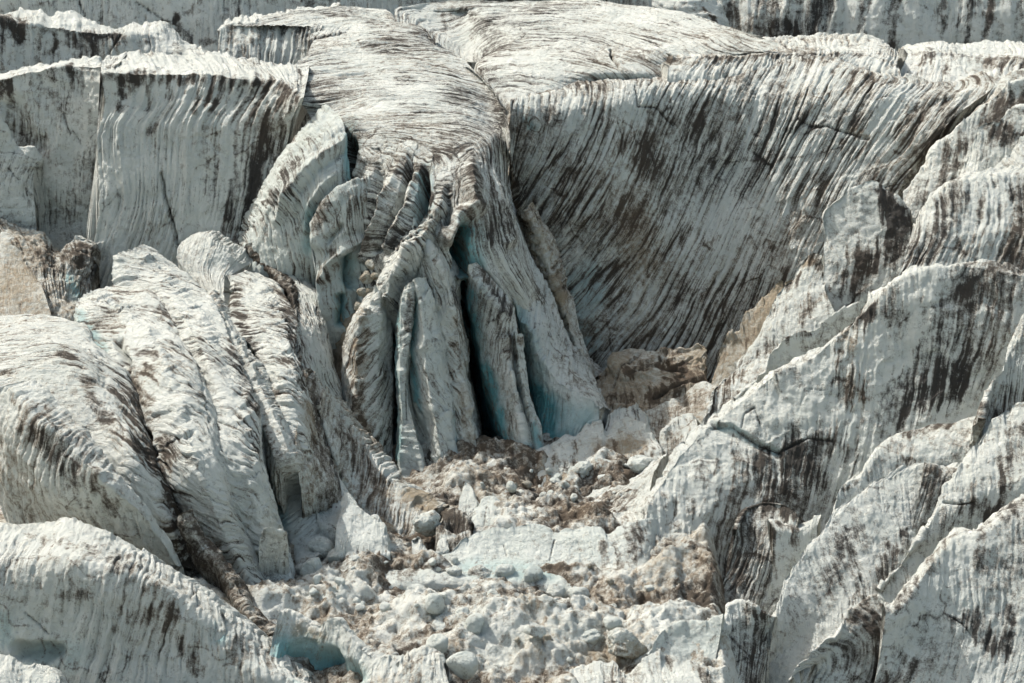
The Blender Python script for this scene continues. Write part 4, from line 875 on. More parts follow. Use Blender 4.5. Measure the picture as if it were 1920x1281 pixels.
loft('ice_block', 'broken white block standing on the lower crest of the bottom left serac', 'ice block',
     [[(352, 1190, 118.6), (375, 1205, 118.2), (405, 1210, 118), (425, 1190, 118.4)],
      [(348, 1130, 119.8), (366, 1120, 120), (372, 1106, 120.3), (386, 1118, 120), (404, 1132, 119.7), (414, 1150, 119.3)]],
     res=.05, fl=.05, fw=.5, dirt=.02, ds=.3, back=(.2, .8, -1.6), med=.1, drop=(0, .3, -1))
loft('serac', 'rounded striped serac top in the lowest left corner', 'serac',
     [[(-40, 1330, 112), (50, 1330, 112), (130, 1320, 112.4)],
      [(-40, 1228, 114.6), (20, 1230, 114.6), (50, 1246, 114.4), (62, 1240, 114.5), (90, 1246, 114.3), (115, 1262, 114), (132, 1290, 113.4)]],
     res=.06, fl=.1, fw=.4, fl_len=2, dirt=.12, ds=.5, dw=.3, brown=.3, back=(0, 2, -3), crest_ten=0)
loft('ice_shell', 'upturned shell of ice with a teal hollow at the bottom edge, left of centre', 'ice shell',
     [[(500, 1262, 118), (560, 1300, 116.6), (620, 1310, 116), (680, 1310, 116), (750, 1310, 116)],
      [(510, 1205, 119.6), (550, 1215, 119.8), (600, 1235, 119.6), (650, 1255, 118.6), (700, 1285, 117.2)],
      [(524, 1150, 121), (545, 1148, 121.4), (575, 1162, 121.2), (600, 1172, 120.8), (612, 1160, 120.6), (634, 1160, 120.4), (656, 1190, 119.6), (700, 1230, 118.6), (752, 1240, 118.2)]],
     res=.05, fl=.06, fw=.35, fl_len=2, dirt=.05, ds=.38, dw=.25, dlen=1.5, brown=.4, back=(.6, 1.6, -1.6), drop=(0, .5, -2),
     strokes=[('c', 44, 2.0, [(560, 1235), (610, 1255), (640, 1270)]), ('b', 46, .9, [(540, 1225), (600, 1250), (640, 1275)]), ('d', 6, .5, [(648, 1190), (660, 1250), (680, 1280)]), ('n', 20, .4, [(560, 1180), (600, 1200)]), ('d', 5, .6, [(575, 1158), (590, 1160)])])
loft('ice_block', 'upright block with one dark brown face, right of the teal hollow at the bottom', 'ice block',
     [[(690, 1330, 115.6), (755, 1335, 115.4), (800, 1335, 115.4), (850, 1325, 115.8)],
      [(700, 1235, 118.4), (756, 1232, 118.4), (776, 1222, 118.7), (800, 1218, 118.8), (818, 1228, 118.5), (832, 1250, 117.8)]],
     res=.05, fl=.08, fw=.4, fl_len=2, dirt=.3, ds=.5, brown=.6, back=(.3, 1.2, -2), med=.18,
     strokes=[('d', 22, .5, [(765, 1240), (775, 1275)]), ('w', 26, .7, [(720, 1240), (735, 1280)])])
# ================================================================== right seracs
loft('serac', 'light brown striped ridge at the upper right edge, above the stepped fins', 'serac',
     [[(1690, 420, 167), (1740, 350, 168), (1800, 290, 168.6), (1860, 250, 169), (1990, 220, 169)],
      [(1700, 372, 168), (1735, 330, 168.6), (1790, 255, 169.4), (1850, 200, 170), (1990, 150, 170.5)],
      [(1705, 362, 169), (1742, 312, 169.8), (1800, 236, 170.8), (1862, 176, 171.6), (1884, 150, 172), (1990, 110, 172.6)]],
     res=.08, grain=-40, fl=0.078, fw=.45, fl_len=4, dirt=0.33, ds=.6, dw=.25, brown=.4, back=(0, 2, -5))
loft('ice_fin', 'uppermost of the stepped grey fins at the upper right, a dark smear by its top', 'ice fin',
     [[(1690, 440, 162.6), (1740, 430, 162.4), (1800, 400, 162.4), (1870, 360, 162.4), (1990, 330, 162.4)],
      [(1697, 368, 164.6), (1723, 326, 165), (1743, 294, 165.4), (1757, 272, 165.6), (1783, 249, 165.8), (1834, 208, 166.4), (1860, 186, 166.6), (1884, 164, 166.8), (1930, 146, 167), (1990, 130, 167)]],
     fac=.07, gd=.08, lines=.25, res=.08, grain=25, fl=0.058, fw=.6, fl_len=4, dirt=0.21, ds=.45, dw=.35, brown=.2, back=(0, 1.6, -5),
     strokes=[('d', 28, 0.98, [(1860, 200), (1900, 195), (1850, 225)]), ('d', 11, 0.84, [(1776, 262), (1780, 290)]), ('d', 24, 0.70, [(1800, 270), (1780, 330), (1740, 370)]), ('w', 6, .6, [(1723, 328), (1757, 276), (1783, 252)])])
loft('ice_fin', 'middle of the stepped grey fins at the upper right, white left edge', 'ice fin',
     [[(1790, 400, 160), (1850, 390, 160), (1990, 370, 160)],
      [(1800, 328, 162), (1808, 304, 162.3), (1817, 285, 162.6), (1830, 248, 163), (1847, 229, 163.2), (1871, 228, 163), (1894, 200, 163.4), (1930, 192, 163.4), (1990, 180, 163.4)]],
     fac=.07, gd=.08, lines=.25, res=.08, grain=25, fl=0.065, fw=.5, fl_len=4, dirt=0.25, ds=.5, dw=.3, brown=.25, back=(0, 1.4, -5),
     strokes=[('w', 12, .6, [(1812, 300), (1842, 236)]), ('d', 18, 0.84, [(1850, 236), (1900, 260)])])
loft('ice_fin', 'lowest of the stepped grey fins at the upper right, bright banded top', 'ice fin',
     [[(1840, 410, 157), (1900, 400, 157), (1990, 380, 157)],
      [(1850, 330, 159.4), (1868, 312, 159.8), (1894, 285, 160.2), (1912, 256, 160.6), (1990, 235, 160.6)]],
     res=.08, grain=-30, fl=0.065, fw=.5, fl_len=4, dirt=0.17, ds=.5, dw=.3, brown=.3, back=(0, 1.6, -5))
loft('ice_slab', 'large slab at the right edge with three bright vertical ribs and a dark right part', 'ice slab',
     [[(1660, 600, 150.6), (1740, 600, 150.4), (1830, 600, 150.4), (1990, 600, 150)],
      [(1700, 470, 153.6), (1760, 450, 153.6), (1840, 440, 153.6), (1990, 430, 153.4)],
      [(1712, 440, 154.8), (1724, 415, 155.3), (1740, 385, 155.9), (1760, 362, 156.3), (1790, 345, 156.6), (1830, 338, 156.8), (1880, 334, 157), (1990, 330, 157)],
      [(1716, 430, 156), (1730, 398, 156.6), (1752, 368, 157.4), (1778, 345, 158), (1803, 332, 158.4), (1850, 326, 158.8), (1920, 315, 159.2), (1990, 312, 159.4)]],
     hard=.55, res=.08, grain=12, fl=0.143, fw=.9, fl_len=9, dirt=0.25, ds=.48, dw=.35, brown=.25, back=(0, 2, -5), crest_ten=.2,
     strokes=[('w', 6, .9, [(1856, 360), (1840, 420), (1818, 490)]), ('w', 7, .9, [(1874, 360), (1856, 430), (1838, 490)]), ('w', 6, .9, [(1894, 390), (1874, 450), (1858, 490)]), ('d', 42, 0.77, [(1910, 380), (1895, 480)]), ('d', 28, 0.70, [(1800, 360), (1770, 410), (1725, 490)]),
              ('d', 14, 0.70, [(1850, 350), (1838, 430), (1815, 480)]), ('w', 10, .4, [(1800, 340), (1900, 322)])])
loft('ice_slab', 'pale rounded slab standing alone left of the ribbed slab, dark smudges on its right', 'ice slab',
     [[(1530, 640, 156), (1600, 640, 156), (1680, 600, 156), (1730, 540, 156.4)],
      [(1546, 500, 158.4), (1600, 490, 158.2), (1660, 470, 158.2), (1715, 450, 158.6)],
      [(1541, 440, 159.6), (1538, 409, 160), (1548, 389, 160.3), (1582, 362, 160.6), (1616, 342, 160.8), (1642, 339, 160.8), (1662, 354, 160.5), (1682, 368, 160.3), (1702, 396, 160)]],
     fac=.07, gd=.08, lines=.25, hard=.55, res=.07, grain=14, fl=0.039, fw=.8, fl_len=5, dirt=0.11, ds=.36, dw=.4, brown=.15, back=(.8, 1.6, -5), utight=.2,
     strokes=[('d', 24, 1.00, [(1652, 368), (1670, 400), (1690, 420)]), ('d', 36, 0.84, [(1690, 430), (1640, 480), (1612, 520)]), ('d', 16, 0.98, [(1635, 485), (1640, 510)]), ('w', 12, .5, [(1665, 500), (1650, 530)]), ('w', 9, .4, [(1545, 400), (1590, 365)]), ('d', 12, 0.70, [(1655, 345), (1680, 400)])])
loft('ice_fin', 'pointed pale green fin left of the rounded slab, brown ice behind its left edge', 'ice fin',
     [[(1370, 735, 154.6), (1430, 720, 154.6), (1490, 680, 154.8), (1540, 640, 155), (1570, 600, 155.4)],
      [(1385, 690, 155.8), (1425, 640, 156.4), (1460, 610, 156.6), (1500, 570, 156.9), (1545, 540, 157.2)],
      [(1386, 680, 156.6), (1404, 658, 157), (1424, 628, 157.4), (1441, 590, 157.8), (1450, 560, 158.2), (1478, 524, 158.8), (1501, 490, 159.2), (1518, 474, 159.4), (1543, 480, 159.2), (1555, 508, 158.6)]],
     fac=.07, gd=.08, lines=.25, hard=.55, res=.06, grain=22, fl=0.039, fw=.6, fl_len=4, dirt=0.15, ds=.42, dw=.3, brown=.3, blue=.06, back=(.8, .9, -4),
     strokes=[('d', 14, 0.84, [(1520, 480), (1545, 500)]), ('d', 18, 0.70, [(1500, 590), (1530, 560)]), ('d', 18, 0.63, [(1440, 650), (1400, 690)]), ('n', 14, .5, [(1500, 500), (1520, 490)]), ('d', 12, 0.70, [(1478, 530), (1490, 520)])])
loft('ice_fin', 'tan translucent fin leaning against the dark striped wall', 'ice fin',
     [[(1325, 760, 157), (1365, 750, 157), (1410, 720, 157.4), (1460, 640, 158.4), (1490, 590, 159)],
      [(1339, 700, 158.6), (1344, 666, 159.2), (1364, 631, 159.8), (1387, 618, 160), (1397, 588, 160.4), (1428, 564, 160.8), (1448, 541, 161.2), (1478, 526, 161.4), (1498, 520, 161.4)]],
     res=.06, grain=30, fl=0.039, fw=.5, fl_len=3, dirt=0.17, ds=.42, dw=.3, brown=.95, back=(.5, .7, -4))
loft('ice_plate', 'thin white plate lying along the upper side of the great diagonal ridge', 'ice plate',
     [[(1380, 770, 146.4), (1430, 735, 146.6), (1480, 700, 146.8), (1530, 665, 147), (1590, 620, 147.4), (1630, 600, 147.6)],
      [(1376, 748, 145.5), (1434, 697, 146.1), (1441, 672, 146.7), (1461, 645, 147.1), (1488, 631, 147.3), (1508, 623, 147.3), (1535, 608, 147.5), (1568, 588, 147.7), (1584, 577, 147.8), (1625, 560, 147.9)]],
     res=.06, grain=20, fl=0.033, fw=.6, fl_len=3, dirt=0.10, ds=.38, dw=.3, brown=.15, back=(.6, 1.2, -4), utight=.4,
     strokes=[('d', 8, 0.84, [(1470, 640), (1500, 628), (1520, 622)])])
loft('ice_ridge', 'lumpy striped shoulder of ice below the tan fin, right of the brown boulders', 'ice ridge',
     [[(1260, 900, 145), (1310, 850, 147), (1360, 800, 149), (1420, 750, 150.4), (1450, 730, 151)],
      [(1280, 838, 147), (1322, 770, 149.4), (1336, 728, 151.2), (1352, 712, 152), (1380, 694, 152.8), (1410, 678, 153.2), (1438, 676, 153)]],
     res=.06, grain=25, fl=0.065, fw=.4, fl_len=3, dirt=0.23, ds=.55, dw=.22, brown=.35, back=(0, 1.5, -4), med=.18, crest_ten=.1,
     strokes=[('d', 18, 0.70, [(1340, 725), (1380, 700)]), ('d', 14, 0.56, [(1330, 780), (1370, 740)])])
RIDGE = loft('ice_ridge', 'the great diagonal grey ridge on the right, a long curved crack across its face', 'ice ridge',
     [[(1180, 1200, 128.5), (1260, 1225, 128.6), (1330, 1240, 129.6), (1410, 1240, 134), (1500, 1200, 135), (1600, 1150, 136), (1720, 1080, 137), (1850, 980, 138), (1990, 920, 138.5)],
      [(1178, 1110, 130.5), (1240, 1115, 131.2), (1310, 1105, 133), (1380, 1085, 136.2), (1470, 1050, 137.2), (1570, 990, 138.3), (1690, 910, 139.4), (1840, 820, 140.4), (1990, 780, 141)],
      [(1184, 1055, 132.8), (1240, 1020, 135), (1305, 970, 137.2), (1375, 920, 138.9), (1455, 870, 140), (1555, 800, 141.2), (1670, 720, 142.2), (1830, 640, 142.8), (1990, 620, 142.8)],
      [(1190, 1014, 134.4), (1222, 935, 137.4), (1262, 870, 139.6), (1310, 816, 141.4), (1360, 774, 142.4), (1412, 734, 143), (1452, 702, 143.3), (1520, 674, 143.6), (1562, 638, 144), (1618, 586, 144.4), (1690, 525, 144.8), (1770, 500, 145), (1830, 500, 145), (1900, 512, 144.6), (1990, 530, 144)],
      [(1192, 1000, 135.2), (1214, 925, 138.4), (1250, 862, 140.6), (1300, 802, 142.5), (1347, 768, 143.4), (1407, 724, 144), (1448, 692, 144.3), (1515, 664, 144.6), (1558, 628, 145), (1582, 603, 145.2), (1614, 572, 145.4), (1634, 543, 145.6), (1666, 533, 145.7), (1696, 510, 145.8), (1733, 501, 145.9), (1767, 491, 146), (1817, 489, 146), (1877, 493, 145.8), (1920, 507, 145.2), (1990, 515, 144.6)]],
     fac=.2, gd=.15, lines=.4, hard=.55, res=.075, grain=24, fl=0.072, fw=.6, fl_len=5, dirt=0.35, ds=.45, dw=.28, dlen=3.5, brown=.12, blotch=.85, back=(.4, 1.2, -5), crest_ten=.8, big=.45, med=.16,
     strokes=[('k', 6, .5, [(1334, 791), (1374, 799), (1414, 826), (1461, 846)]), ('b', 8, .4, [(1340, 793), (1374, 800), (1414, 828), (1461, 846)]), ('k', 4, .4, [(1461, 846), (1495, 831), (1515, 821), (1560, 826)]), ('c', 14, .35, [(1340, 796), (1414, 830), (1461, 850)]),
              ('d', 24, 0.84, [(1590, 620), (1580, 680), (1600, 740)]), ('n', 34, .5, [(1590, 640), (1610, 740)]), ('d', 22, 0.98, [(1600, 590), (1625, 590)]), ('d', 52, 0.63, [(1850, 560), (1790, 640), (1760, 740)]), ('d', 36, 0.70, [(1840, 680), (1760, 720), (1720, 770)]),
              ('d', 28, 0.84, [(1480, 850), (1540, 830), (1590, 850)]), ('d', 42, 0.70, [(1430, 880), (1370, 960), (1330, 1040)]), ('d', 52, 0.63, [(1490, 900), (1440, 1000), (1400, 1080)]), ('d', 24, 0.70, [(1510, 870), (1560, 930)]),
              ('w', 36, .4, [(1440, 720), (1400, 780), (1460, 820)]), ('w', 30, .35, [(1530, 700), (1520, 780)]), ('w', 14, .6, [(1700, 520), (1720, 600), (1690, 680), (1640, 730)]), ('w', 18, .45, [(1640, 560), (1660, 620)]), ('w', 14, .4, [(1760, 500), (1850, 505)]),
              ('k', 2.5, .25, [(1390, 800), (1395, 775), (1415, 763), (1420, 785), (1426, 795)]), ('k', 2, .2, [(1515, 728), (1545, 732)]), ('w', 20, .4, [(1290, 840), (1240, 920), (1210, 1000)]), ('d', 28, 0.56, [(1330, 880), (1270, 980), (1230, 1060)]),
              ('d', 8, 0.70, [(1720, 590), (1790, 555), (1860, 500)]), ('w', 22, .4, [(1780, 770), (1760, 795)]), ('d', 62, 0.42, [(1560, 760), (1640, 780), (1740, 690)]), ('w', 16, .35, [(1340, 840), (1300, 900), (1270, 970)]), ('w', 22, .3, [(1640, 760), (1660, 800)])])
loft('ice_lobe', 'dark rounded lobe with a small blue pocket, low on the great diagonal ridge', 'ice lobe',
     [[(1330, 1180, 129.9), (1390, 1190, 129.5), (1450, 1180, 129.9), (1490, 1160, 130.9)],
      [(1370, 1050, 131.8), (1400, 1060, 131.6), (1440, 1060, 131.6), (1478, 1050, 132.0)],
      [(1378, 990, 132.5), (1396, 950, 134.1), (1420, 938, 134.5), (1442, 936, 134.5), (1470, 944, 134.1), (1498, 968, 133.3)]],
     rim=0, jag=.12, res=.06, grain=14, fl=0.078, fw=.5, fl_len=3, dirt=0.40, ds=.6, dw=.3, brown=.25, back=(.4, 1.5, -3),
     strokes=[('d', 16, 1., [(1376, 992), (1396, 952), (1420, 940), (1445, 938), (1498, 968)]), ('d', 36, 0.56, [(1400, 1000), (1390, 1090)]), ('w', 10, .5, [(1436, 985), (1450, 1040)]), ('d', 14, 0.84, [(1470, 955), (1490, 965)])])  # the stroke along the crest darkens it to mute its sunlit edge
loft('ice_block', 'stepped pale block with a dirty flat top beside the long white fin', 'ice block',
     [[(1444, 1170, 130.1), (1475, 1170, 130.1), (1510, 1160, 130.5), (1540, 1130, 131.5)],
      [(1448, 1000, 132.4), (1475, 1002, 132.4), (1505, 998, 132.6), (1532, 992, 132.8)],
      [(1440, 976, 133.1), (1470, 976, 133.3), (1500, 978, 133.3), (1540, 968, 133.5)]],
     fac=.07, gd=.08, lines=.25, res=.06, fl=0.033, fw=.6, fl_len=3, dirt=0.11, ds=.38, dw=.35, brown=.25, back=(0, 1.2, -2),
     strokes=[('d', 12, 0.84, [(1445, 985), (1500, 985)]), ('d', 7, 0.84, [(1448, 1000), (1452, 1080)]), ('d', 8, 0.70, [(1490, 1000), (1486, 1015)])])
loft('ice_fin', 'short pale fin tucked behind the dirty-topped crest on the right', 'ice fin',
     [[(1555, 1010, 132.5), (1600, 990, 133.1), (1650, 950, 134.1), (1700, 900, 135.5), (1850, 850, 136.1)], [(1562, 962, 132.4), (1575, 918, 133.8), (1598, 900, 134.4), (1612, 895, 134.6), (1643, 851, 136.2), (1666, 824, 137.2), (1700, 812, 137.6), (1740, 802, 138), (1790, 796, 138), (1840, 787, 138.3), (1895, 772, 138.6)], [(1566, 955, 133.7), (1580, 912, 134.9), (1614, 888, 135.9), (1646, 842, 137.5), (1670, 818, 138.5), (1702, 806, 138.8), (1740, 796, 139.1), (1790, 790, 139.1), (1840, 781, 139.4), (1895, 766, 139.7)]],
     fac=.07, gd=.08, lines=.25, res=.06, grain=20, fl=0.039, fw=.6, fl_len=3, dirt=0.13, ds=.4, dw=.3, brown=.2, back=(.3, .8, -3),
     strokes=[('d', 10, 0.84, [(1700, 808), (1790, 794)]), ('d', 9, 0.84, [(1580, 915), (1600, 900)]), ('w', 7, .4, [(1575, 918), (1640, 855), (1666, 826)])])
loft('ice_fin', 'smooth light fin emerging above the dirty-topped crest, far right', 'ice fin',
     [[(1800, 900, 136.5), (1860, 880, 137.1), (1900, 830, 137.9), (1990, 780, 138.5)],
      [(1840, 785, 136.3), (1847, 750, 137.3), (1862, 715, 138.5), (1884, 685, 139.5), (1896, 640, 140.5), (1922, 590, 141.3), (1990, 560, 141.5)]],
     res=.07, grain=22, fl=0.065, fw=.5, fl_len=4, dirt=0.25, ds=.5, dw=.3, brown=.2, back=(.3, 1., -4),
     strokes=[('d', 22, 0.70, [(1880, 730), (1870, 780)]), ('w', 10, .6, [(1890, 690), (1870, 760)])])
loft('ice_ridge', 'tall streaked ridge at the right edge, one dark vertical band on its face', 'ice ridge',
     [[(1620, 1180, 129.9), (1720, 1130, 130.9), (1820, 1060, 132.1), (1990, 1000, 132.5)],
      [(1640, 1130, 129.5), (1726, 1020, 131.5), (1790, 960, 132.5), (1880, 910, 133.1), (1990, 880, 133.1)],
      [(1648, 1108, 128.5), (1683, 1062, 129.9), (1713, 1027, 130.8), (1752, 958, 132.7), (1770, 920, 133.7), (1792, 888, 134.3), (1812, 852, 135.1), (1832, 826, 135.5), (1858, 792, 136.3), (1900, 760, 136.9), (1930, 748, 136.9), (1990, 740, 136.9)]],
     fac=.07, gd=.08, lines=.25, hard=.55, res=.065, grain=20, fl=0.058, fw=.55, fl_len=4, dirt=0.21, ds=.46, dw=.3, brown=.15, back=(.4, 1.2, -4),
     strokes=[('d', 11, 1.00, [(1882, 880), (1878, 930), (1850, 990)]), ('d', 22, 0.70, [(1910, 800), (1890, 900)]), ('k', 3, .3, [(1770, 943), (1800, 946), (1825, 942)]), ('d', 18, 0.70, [(1840, 900), (1830, 960)]), ('w', 8, .5, [(1713, 1030), (1752, 965), (1812, 858)]),
              ('d', 20, 0.63, [(1716, 1070), (1690, 1110)]), ('d', 16, 0.56, [(1790, 960), (1770, 1000)])])
loft('ice_fin', 'long smooth white fin with a bright left edge, the largest clean one at lower right', 'ice fin',
     [[(1390, 1340, 122), (1480, 1350, 121.6), (1560, 1340, 122), (1640, 1280, 124), (1720, 1180, 127.6), (1760, 1100, 130.6)],
      [(1412, 1270, 123.9), (1470, 1220, 125.3), (1530, 1170, 126.5), (1590, 1120, 127.9), (1660, 1060, 129.9), (1730, 980, 132.7)],
      [(1416, 1240, 122.9), (1440, 1180, 124.9), (1462, 1150, 125.9), (1474, 1100, 127.5), (1490, 1070, 128.5), (1517, 1030, 129.9), (1547, 996, 131.1), (1571, 962, 132.3), (1604, 938, 133.1), (1654, 902, 134.3), (1695, 884, 134.9), (1734, 874, 135.1)],
      [(1414, 1215, 123.8), (1435, 1175, 125.2), (1456, 1145, 126.2), (1468, 1095, 127.9), (1486, 1062, 129), (1513, 1022, 130.4), (1543, 990, 131.5), (1568, 957, 132.7), (1602, 932, 133.6), (1650, 894, 134.8), (1692, 877, 135.4), (1728, 866, 135.7), (1760, 864, 135.6)]],
     fac=.07, gd=.08, lines=.25, hard=.55, res=.06, grain=25, fl=0.046, fw=.6, fl_len=5, dirt=0.05, ds=.36, dw=.26, dlen=3, brown=.1, back=(.5, .8, -4), crest_ten=.6,
     strokes=[('d', 18, 0.77, [(1690, 1010), (1660, 1070), (1630, 1120)]), ('d', 7, 0.70, [(1612, 1080), (1600, 1130)]), ('w', 10, .4, [(1420, 1220), (1474, 1100), (1547, 994)]), ('d', 16, 0.49, [(1480, 1160), (1440, 1260)]), ('d', 24, 0.49, [(1600, 1000), (1550, 1090)])])  # the w stroke paints the sunlit left edge paler
loft('ice_fin', 'dirty crested wedge between the long white fin and the streaked ridge', 'ice fin',
     [[(1706, 1020, 131.8), (1740, 1000, 132.4), (1770, 960, 133.6)],
      [(1732, 882, 134.4), (1752, 890, 134.2), (1778, 905, 134)],
      [(1733, 866, 135.2), (1767, 858, 135.8), (1790, 858, 135.9), (1808, 860, 135.8)]],
     res=.06, grain=10, fl=0.039, fw=.35, fl_len=3, dirt=0.62, ds=.5, dw=.25, brown=.2, back=(.3, 1, -3), strokes=[('w', 8, .5, [(1750, 862), (1800, 860)])])
loft('ice_fin', 'black stained fin at the bottom right with curved dark folds', 'ice fin',
     [[(1500, 1340, 120.6), (1560, 1350, 120.2), (1620, 1340, 120.6), (1690, 1310, 121.6)],
      [(1532, 1250, 121.4), (1570, 1230, 121.8), (1620, 1210, 122.4), (1680, 1190, 123)],
      [(1478, 1272, 119.6), (1497, 1245, 120.4), (1528, 1222, 121.2), (1546, 1200, 121.9), (1570, 1188, 122.3), (1580, 1163, 123), (1594, 1142, 123.6), (1620, 1122, 124.2), (1640, 1114, 124.4), (1660, 1128, 124)]],
     res=.06, grain=18, fl=0.091, fw=.6, fl_len=4, dirt=0.50, ds=.55, dw=.32, brown=.3, back=(.4, 1, -4),
     strokes=[('d', 32, 0.56, [(1620, 1140), (1590, 1230)]), ('w', 24, .9, [(1490, 1265), (1530, 1240)]), ('d', 18, 0.70, [(1640, 1180), (1650, 1260)])])
loft('ice_ridge', 'big pale slope in the bottom right corner with a sunlit white strip', 'ice ridge',
     [[(1630, 1340, 119.9), (1720, 1360, 119.1), (1820, 1360, 119.1), (1990, 1360, 118.9)],
      [(1650, 1230, 121.0), (1730, 1200, 121.8), (1820, 1170, 122.6), (1990, 1150, 123.0)],
      [(1660, 1150, 121.8), (1690, 1140, 122.1), (1725, 1090, 123.6), (1762, 1040, 125.2), (1800, 1010, 126.1), (1836, 1006, 126.2), (1870, 985, 126.8), (1910, 958, 127.4), (1990, 940, 127.6)],
      [(1656, 1130, 122.6), (1680, 1128, 122.8), (1713, 1084, 124.4), (1750, 1037, 126), (1774, 1006, 127), (1800, 989, 127.5), (1830, 994, 127.4), (1852, 973, 128), (1901, 947, 128.7), (1930, 938, 128.8), (1990, 930, 128.8)]],
     fac=.07, gd=.08, lines=.25, hard=.55, res=.065, grain=14, fl=0.065, fw=.6, fl_len=5, dirt=0.15, ds=.42, dw=.3, brown=.12, back=(.4, 1.4, -4), crest_ten=.3, blotch=.4,
     strokes=[('w', 20, .7, [(1812, 1020), (1770, 1080), (1715, 1130), (1690, 1180)]), ('d', 16, 0.70, [(1770, 1015), (1720, 1090), (1680, 1140)]), ('d', 16, 0.98, [(1825, 1160), (1845, 1200), (1870, 1215)]), ('d', 18, 0.91, [(1895, 1150), (1885, 1220)]), ('d', 9, 0.56, [(1836, 1010), (1830, 1060)]),  # the w stroke paints sunlight onto the left-facing strip
              ('k', 2, .2, [(1780, 1155), (1805, 1170), (1825, 1195)]), ('d', 20, 0.56, [(1880, 970), (1910, 960)]), ('d', 24, 0.56, [(1700, 1260), (1650, 1290)]), ('d', 14, 0.56, [(1640, 1160), (1650, 1230)])])
loft('ice_block', 'jagged white block with a striped right side, left of the long white fin', 'ice block',
     [[(1310, 1330, 120), (1350, 1330, 120), (1400, 1320, 120.4), (1440, 1260, 122.4)],
      [(1326, 1250, 121.5), (1360, 1240, 121.7), (1400, 1210, 122.7), (1440, 1190, 123.5)],
      [(1326, 1200, 121.8), (1340, 1170, 122.6), (1360, 1152, 123.2), (1368, 1130, 124), (1387, 1121, 124.3), (1408, 1137, 123.8), (1432, 1147, 123.6), (1454, 1159, 123.4)]],
     res=.055, grain=24, fl=0.052, fw=.4, fl_len=3, dirt=0.15, ds=.5, dw=.25, brown=.25, back=(.3, 1, -2.5), med=.16,
     strokes=[('d', 18, 0.77, [(1425, 1165), (1415, 1230), (1410, 1280)]), ('w', 18, .6, [(1375, 1140), (1335, 1230)]), ('d', 10, 0.70, [(1390, 1140), (1440, 1155)])])
loft('ice_block', 'square pale block left of the jagged striped block, near the bottom edge', 'ice block',
     [[(1210, 1330, 119), (1250, 1330, 119), (1290, 1330, 119), (1330, 1310, 119.4)],
      [(1214, 1230, 120.4), (1228, 1204, 121.2), (1246, 1186, 121.8), (1268, 1174, 122.2), (1290, 1168, 122.4), (1304, 1166, 122.4), (1322, 1172, 122.2), (1336, 1160, 122.3), (1356, 1154, 122.3)]],
     res=.055, fl=0.039, fw=.6, fl_len=3, dirt=0.05, ds=.32, dw=.4, brown=.2, blue=.12, back=(.3, 1.2, -2.5), med=.12, utight=.3)
loft('ice_block', 'low rounded ice hump with a brown crest at the bottom edge, under the square block', 'ice block',
     [[(1150, 1340, 114.6), (1230, 1350, 114.4), (1300, 1350, 114.4), (1360, 1330, 115)],
      [(1156, 1284, 117.2), (1180, 1258, 117.9), (1210, 1238, 118.5), (1237, 1229, 118.8), (1280, 1236, 118.6), (1312, 1244, 118.4), (1334, 1262, 117.8), (1346, 1290, 117)]],
     res=.055, fl=0.039, fw=.5, fl_len=3, dirt=0.11, ds=.4, dw=.35, brown=.3, back=(.2, 1.2, -2.5), med=.12,
     strokes=[('d', 14, 0.70, [(1260, 1240), (1310, 1252), (1340, 1280)])])
loft('ice_block', 'scalloped white block at the bottom edge, right of the round white boulder', 'ice block',
     [[(1040, 1340, 114.6), (1100, 1345, 114.4), (1170, 1335, 114.8)],
      [(1050, 1285, 117), (1076, 1258, 117.8), (1098, 1246, 118.2), (1120, 1240, 118.3), (1136, 1246, 118.2), (1150, 1242, 118.3), (1165, 1262, 117.6)]],
     res=.05, fl=0.039, fw=.5, fl_len=2, dirt=0.07, ds=.38, dw=.35, brown=.25, back=(.2, 1., -2), med=.14)

# ================================================================== the bowl
loft('ice_wall', 'low curved ice wall with a glowing white rim across the bowl in the lower centre', 'ice wall',
     [[(700, 1110, 129.8), (791, 1100, 130.2), (875, 1098, 130.4), (942, 1096, 130.4), (1033, 1110, 130), (1110, 1116, 129.8), (1160, 1120, 129.6), (1195, 1112, 130.2), (1235, 1105, 132)],
      [(706, 1068, 131.8), (791, 1060, 132.2), (875, 1045, 132.8), (942, 1040, 133), (1033, 1050, 132.6), (1110, 1060, 132.2), (1160, 1060, 132.2), (1200, 1045, 133), (1240, 1040, 134.6)],
      [(710, 1044, 133), (771, 1040, 133.2), (808, 1035, 133.4), (838, 1030, 133.6), (868, 1010, 134.2), (902, 995, 134.7), (942, 990, 134.9), (976, 986, 135), (1002, 981, 135.2), (1026, 985, 135.1), (1043, 995, 134.8), (1063, 985, 135.1), (1080, 986, 135.1), (1123, 988, 135), (1140, 998, 134.7), (1163, 986, 135), (1200, 976, 135.5), (1240, 975, 136.6)]],
     fac=.07, gd=.0, lines=.05, rim=.4, jag=.22, gw=.9, res=.05, fl=0.052, fw=1.6, fl_len=5, dirt=-0.01, ds=.32, dw=.4, dlen=2, brown=.2, blue=.1, back=(0, .7, -2.5), med=.14, crest_ten=.9,  # rim paints the wall's sunlit top edge paler
     strokes=[('k', 2, .2, [(945, 1020), (950, 1040)]), ('k', 2, .2, [(1040, 1010), (1030, 1050)]), ('d', 18, 0.70, [(1150, 1000), (1120, 1070)]), ('d', 20, 0.70, [(1190, 990), (1165, 1080)]), ('n', 30, .5, [(1110, 1080), (1180, 1090)]), ('d', 22, 0.56, [(720, 1070), (780, 1062)]), ('b', 22, .3, [(880, 1060), (1030, 1075)]), ('n', 24, .4, [(720, 1060), (800, 1060)])])
